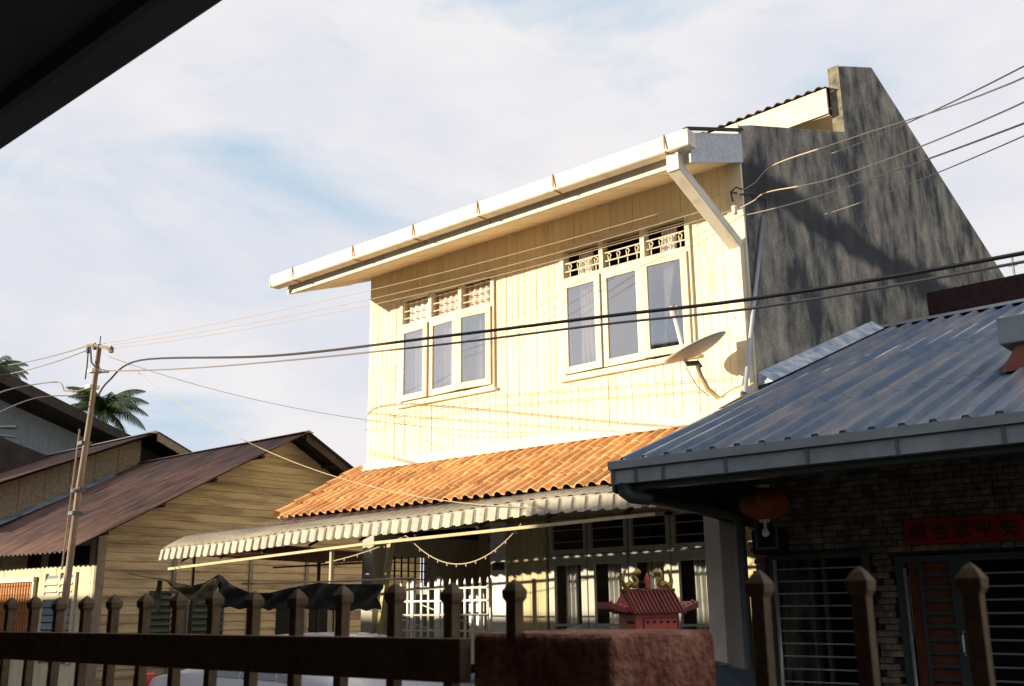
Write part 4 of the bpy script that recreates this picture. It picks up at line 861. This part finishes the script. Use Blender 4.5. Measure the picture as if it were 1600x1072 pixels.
# ------------------------------------------------------------------ cars
def car(name, lab, x0, L, yc, W, paint, prof, glassz, flip=1):
    """prof: list of (t, belt z, roof z, half width roof factor)"""
    t = thing(name, (x0+L/2, yc, 0), lab, 'car')
    P = []
    for (s, zb, zr) in prof:
        x = x0+s*L; hw = W/2*(1-.10*abs(2*s-1)**4); rw = hw*(.80 if zr > zb+.1 else .93)
        sec = [(-hw*.9, .28), (-hw, .45), (-hw, zb-.12), (-hw*.965, zb), (-(hw+rw)/2, (zb+zr)/2+.02), (-rw, zr-.05), (-rw*.6, zr-.008), (0, zr), (rw*.6, zr-.008), (rw, zr-.05), ((hw+rw)/2, (zb+zr)/2+.02), (hw*.965, zb), (hw, zb-.12), (hw, .45), (hw*.9, .28)]
        P.append([(x, yc+y, z) for y, z in sec])
    body = build('body', MB().grid(P).poly(P[0]).poly(P[-1][::-1]), paint, t, smooth=True)
    sb = body.modifiers.new('s', 'SUBSURF'); sb.levels = 2; sb.render_levels = 2
    # glasshouse: side glass bands and screens, sitting just proud of the body
    gl = MB()
    for i in range(len(prof)-1):
        a, b = P[i], P[i+1]
        za, zb_ = prof[i], prof[i+1]
        if za[2] > za[1]+.25 and zb_[2] > zb_[1]+.25:
            for sgn, (lo, hi) in ((-1, (3, 5)), (1, (11, 9))):
                off = Vector((0, sgn*.012, 0)); A, B, C, Dd = V(a[lo]), V(b[lo]), V(b[hi]), V(a[hi])
                q = [A.lerp(Dd, .12), B.lerp(C, .12), C.lerp(B, .14), Dd.lerp(A, .14)]; ce = sum(q, V())/4
                gl.poly([p.lerp(ce, .05)+off for p in q])
        elif (za[2] > za[1]+.25) != (zb_[2] > zb_[1]+.25):
            q = [V(a[5]), V(a[9]), V(b[9]), V(b[5])]; ce = sum(q, V())/4; nrm = (q[1]-q[0]).cross(q[2]-q[1]).normalized(); nrm = nrm if nrm.z > 0 else -nrm
            mid1 = V(a[7]); mid2 = V(b[7]); up_ = nrm*.02
            gl.grid([[q[0].lerp(ce, .1)+up_, q[3].lerp(ce, .1)+up_], [mid1.lerp(ce, .1)+up_*1.6, mid2.lerp(ce, .1)+up_*1.6], [q[1].lerp(ce, .1)+up_, q[2].lerp(ce, .1)+up_]])
    build('window_glass', gl, CARGL, t, solid=.004)
    for xx in (.19, .80):
        for sg in (-1, 1):
            wc = (x0+xx*L, yc+sg*(W/2-.1), .31)
            wo = build('wheel', MB().tube([(wc[0], wc[1]-.1, wc[2]), (wc[0], wc[1]+.1, wc[2])], .31, 20), RUBBER, t)
            build('rim', MB().tube([(wc[0], wc[1]-.105, wc[2]), (wc[0], wc[1]+.105, wc[2])], .19, 12), CHROME, wo)
    e0, e1 = (x0, x0+L)
    for sg in (-1, 1):
        build('tail_lamp', MB().box(e0-.01 if flip > 0 else e1-.12, e0+.14 if flip > 0 else e1+.01, yc+sg*(W/2-.10)-.12, yc+sg*(W/2-.10)+.09, .86, 1.02), TAIL, t, bev=.02)
        build('headlight', MB().box(e1-.16 if flip > 0 else e0-.01, e1-.0 if flip > 0 else e0+.16, yc+sg*(W/2-.22)-.14, yc+sg*(W/2-.22)+.14, .62, .76), BULB, t, bev=.02)
    return t
sedan = [(0, .55, .60), (.02, .85, .98), (.06, .97, 1.06), (.17, 1.0, 1.09), (.32, .98, 1.41), (.42, .97, 1.465), (.55, .96, 1.47), (.63, .95, 1.42), (.77, .92, 1.0), (.92, .82, .90), (.985, .65, .75), (1, .5, .55)]
sedan = [(s, a, b if b > a+.25 else a+.06) for s, a, b in sedan]
car('white_car', 'white sedan parked under the awning behind the fence, tail to the left', -11.3, 4.7, 7.25, 1.72, CARW, sedan, 1)
hatch = [(0, .5, .56), (.02, .65, .72), (.10, .84, .90), (.26, .92, .98), (.42, .94, 1.36), (.55, .95, 1.40), (.75, .96, 1.38), (.84, .97, 1.30), (.965, .95, 1.01), (.99, .7, .8), (1, .5, .56)]
car('dark_car', 'dark car at the kerb, its rear window showing right of the brown pillar', -6.75, 3.75, 6.1, 1.6, CARD, hatch, 1, flip=-1)

# ------------------------------------------------------------------ shrine on a pedestal across the fence
SX, SY, SZ = -3.09, 4.62, 1.465
sh = thing('red_shrine', (SX, SY, SZ), 'small red ceramic shrine with tiled roof and gold ridge figures behind the brown pillar', 'shrine')
rot = Matrix.Translation((SX, SY, SZ)) @ Matrix.Rotation(R_(-26), 4, 'Z') @ Matrix.Scale(.76, 4)
def xf(mb):
    mb.v = [tuple(rot @ Vector(p)) for p in mb.v]; return mb
a, b = .125, .155      # half sizes: x depth (gable faces -Y), y length
a, b = .12, .17
body = MB().box(-a, a, -b, b, -.12, .255)
build('body', xf(body), SHRINE, sh, bev=.004)
# roof, ridge along local Y; long side faces local +X
rf = MB().prism([(-a-.05, -b-.03, .255), (-.03, -b-.02, .40), (.03, -b-.02, .40), (a+.05, -b-.03, .255)], [(-a-.05, b+.03, .255), (-.03, b+.02, .40), (.03, b+.02, .40), (a+.05, b+.03, .255)])
build('roof', xf(rf), SHRINE2, sh, bev=.003)
gbf = MB().prism([(-a-.01, -b-.034, .268), (0, -b-.034, .385), (a+.01, -b-.034, .268)], [(-a-.01, -b-.03, .268), (0, -b-.03, .385), (a+.01, -b-.03, .268)])
build('gable_panel', xf(gbf), SHRINE, sh)
for k in range(13):
    y = -b-.01+(2*b+.02)*k/12
    build('roof_rib', xf(MB().tube([(a+.052, y, .262), (.035, y, .405)], .0075, 6)), SHRINE2, sh)
build('ridge', xf(MB().box(-.035, .035, -b-.03, b+.03, .40, .422)), SHRINE2, sh, bev=.003)
# spreading eaves with upturned ends, each side
for sg in (-1, 1):
    m = MB()
    P = []
    for i in range(7):
        t = i/6; yy = sg*(b+.0+.17*t); P.append([(-.10, yy, .262+.03*t*t), (.10, yy, .262+.03*t*t), (.10, yy, .285+.05*t*t), (-.10, yy, .285+.05*t*t), (-.10, yy, .262+.03*t*t)])
    m.grid(P); m.poly(P[-1][:4])
    build('side_eave', xf(m), SHRINE2, sh)
    for q in range(4): build('eave_knob', xf(MB().lathe((.06, sg*(b+.04+.036*q), .30+.012*q), [(0, -.012), (.014, 0), (0, .014)], 8)), SHRINE, sh)
# pierced panels
for r, zz in enumerate((.20, .145, .09)):
    for k in range(5):
        y = -.08+.052*k
        build('piercing', xf(MB().prism([(a+.001, y-.014, zz), (a+.001, y, zz-.008), (a+.001, y+.014, zz), (a+.001, y, zz+.010)], [(a+.004, y-.014, zz), (a+.004, y, zz-.008), (a+.004, y+.014, zz), (a+.004, y, zz+.010)])), BLACK, sh)
    for k in range(3):
        x = .02+.034*k
        build('piercing', xf(MB().box(x-.009, x+.009, -b-.004, -b-.001, zz-.008, zz+.008)), BLACK, sh)
build('panel_frame', xf(MB().box(a+.0005, a+.006, -.115, .16, .225, .232).box(a+.0005, a+.006, -.115, .16, .055, .062).box(a+.0005, a+.006, -.115, -.108, .062, .225).box(a+.0005, a+.006, .153, .16, .062, .225)), SHRINE2, sh)
# gold coiled figures and a red flame between them
for sg in (-1, 1):
    pts = [(0, sg*(b-.005), .425), (0, sg*(b+.022), .47), (0, sg*(b+.012), .52), (0, sg*(b-.005), .55)]
    pts2 = [(0, sg*(b-.0), .43), (0, sg*(b-.035), .455), (0, sg*(b-.06), .44), (0, sg*(b-.085), .47), (0, sg*(b-.06), .50), (0, sg*(b-.085), .535), (0, sg*(b-.11), .52)]
    m = MB().tube(smoothp(pts, 4), .020, 6, .007).tube(smoothp(pts2, 4), .023, 6, .013)
    m.lathe((0, sg*(b-.095), .525), [(0, -.02), (.022, -.008), (.027, .006), (.016, .024), (0, .032)], 8)
    for q in range(5):
        p = V(pts2[q+1]); m.poly([p+V((0, -.012, .008)), p+V((0, .012, .008)), p+V((0, 0, .034))])
    m.tube([(0, sg*(b-.03), .425), (0, sg*(b-.035), .455)], .007, 5).tube([(0, sg*(b-.08), .425), (0, sg*(b-.07), .455)], .007, 5)
    build('ridge_figure', xf(m), GOLD, sh, smooth=False)
build('flame', xf(MB().lathe((0, 0, .42), [(0, 0), (.022, .008), (.012, .02), (.024, .045), (.020, .07), (.008, .10), (0, .115)], 10, .6, 1)), SHRINE, sh, smooth=True)
tag(build('pedestal', MB().box(SX-.16, SX+.16, SY-.16, SY+.16, 0, SZ-.0915), PLASTER, bev=.01), 'plain plinth under the red shrine, hidden by the brown pillar', 'pedestal')

# ------------------------------------------------------------------ foreground fence, pillar
def picket_mesh():
    w_, hw = .0098, .0140
    m = MB().box(-w_, w_, -w_, w_, -1.55, -.036)
    rings = [(w_, -.0365), (hw, -.029), (hw*1.04, -.018), (hw*.55, -.007), (.0008, 0)]
    P = []
    for r, z in rings: P.append([(-r, -r, z), (r, -r, z), (r, r, z), (-r, r, z), (-r, -r, z)])
    m.grid(P); return m
pk2 = mesh('picket', picket_mesh(), FENCE)
FN = thing('picket_fence', (-2.6, 1.28, .1), 'brown spear headed picket fence with one broad rail, left of the pillar', 'fence')
build('rail', MB().box(-6.0, -1.19, 1.235, 1.262, 1.583, 1.652), FENCE, FN, bev=.002)
build('lower_rail', MB().box(-6.0, -1.19, 1.235, 1.262, .30, .37), FENCE, FN, bev=.002)
xs = [-2.37+.14*k for k in range(-20, 10)]
for x in xs: inst('picket', pk2, (x+random.uniform(-.003, .003), 1.275, 1.742+random.uniform(-.004, .003)), FN)
FG = thing('picket_gate', (0, 1.28, .1), 'brown picket gate with spear heads in the foreground, right of the pillar', 'gate')
for x in (-.68, -.54, -.405, -.27, -.13, .01, .15, .29, .43): inst('picket', pk2, (x, 1.285, 1.745), FG)
build('rail', MB().box(-.72, .5, 1.24, 1.27, 1.25, 1.32), FENCE, FG, bev=.002)
build('lower_rail', MB().box(-.72, .5, 1.24, 1.27, .30, .37), FENCE, FG, bev=.002)
# pillar: dense roughcast block
bmh = bmesh.new()
bmesh.ops.create_cube(bmh, size=1)
bmesh.ops.scale(bmh, vec=(.282, .295, 1.66), verts=bmh.verts)
bmesh.ops.bevel(bmh, geom=bmh.edges[:], offset=.012, segments=3, affect='EDGES', profile=.5)
me = bpy.data.meshes.new('gate_pillar'); bmh.to_mesh(me); bmh.free(); me.materials.append(PILLAR)
pil = bpy.data.objects.new('gate_pillar', me); COL.objects.link(pil); pil.location = (-1.052, 1.412, .83)
tag(pil, 'square red brown roughcast gate pillar at the bottom right of centre', 'pillar')
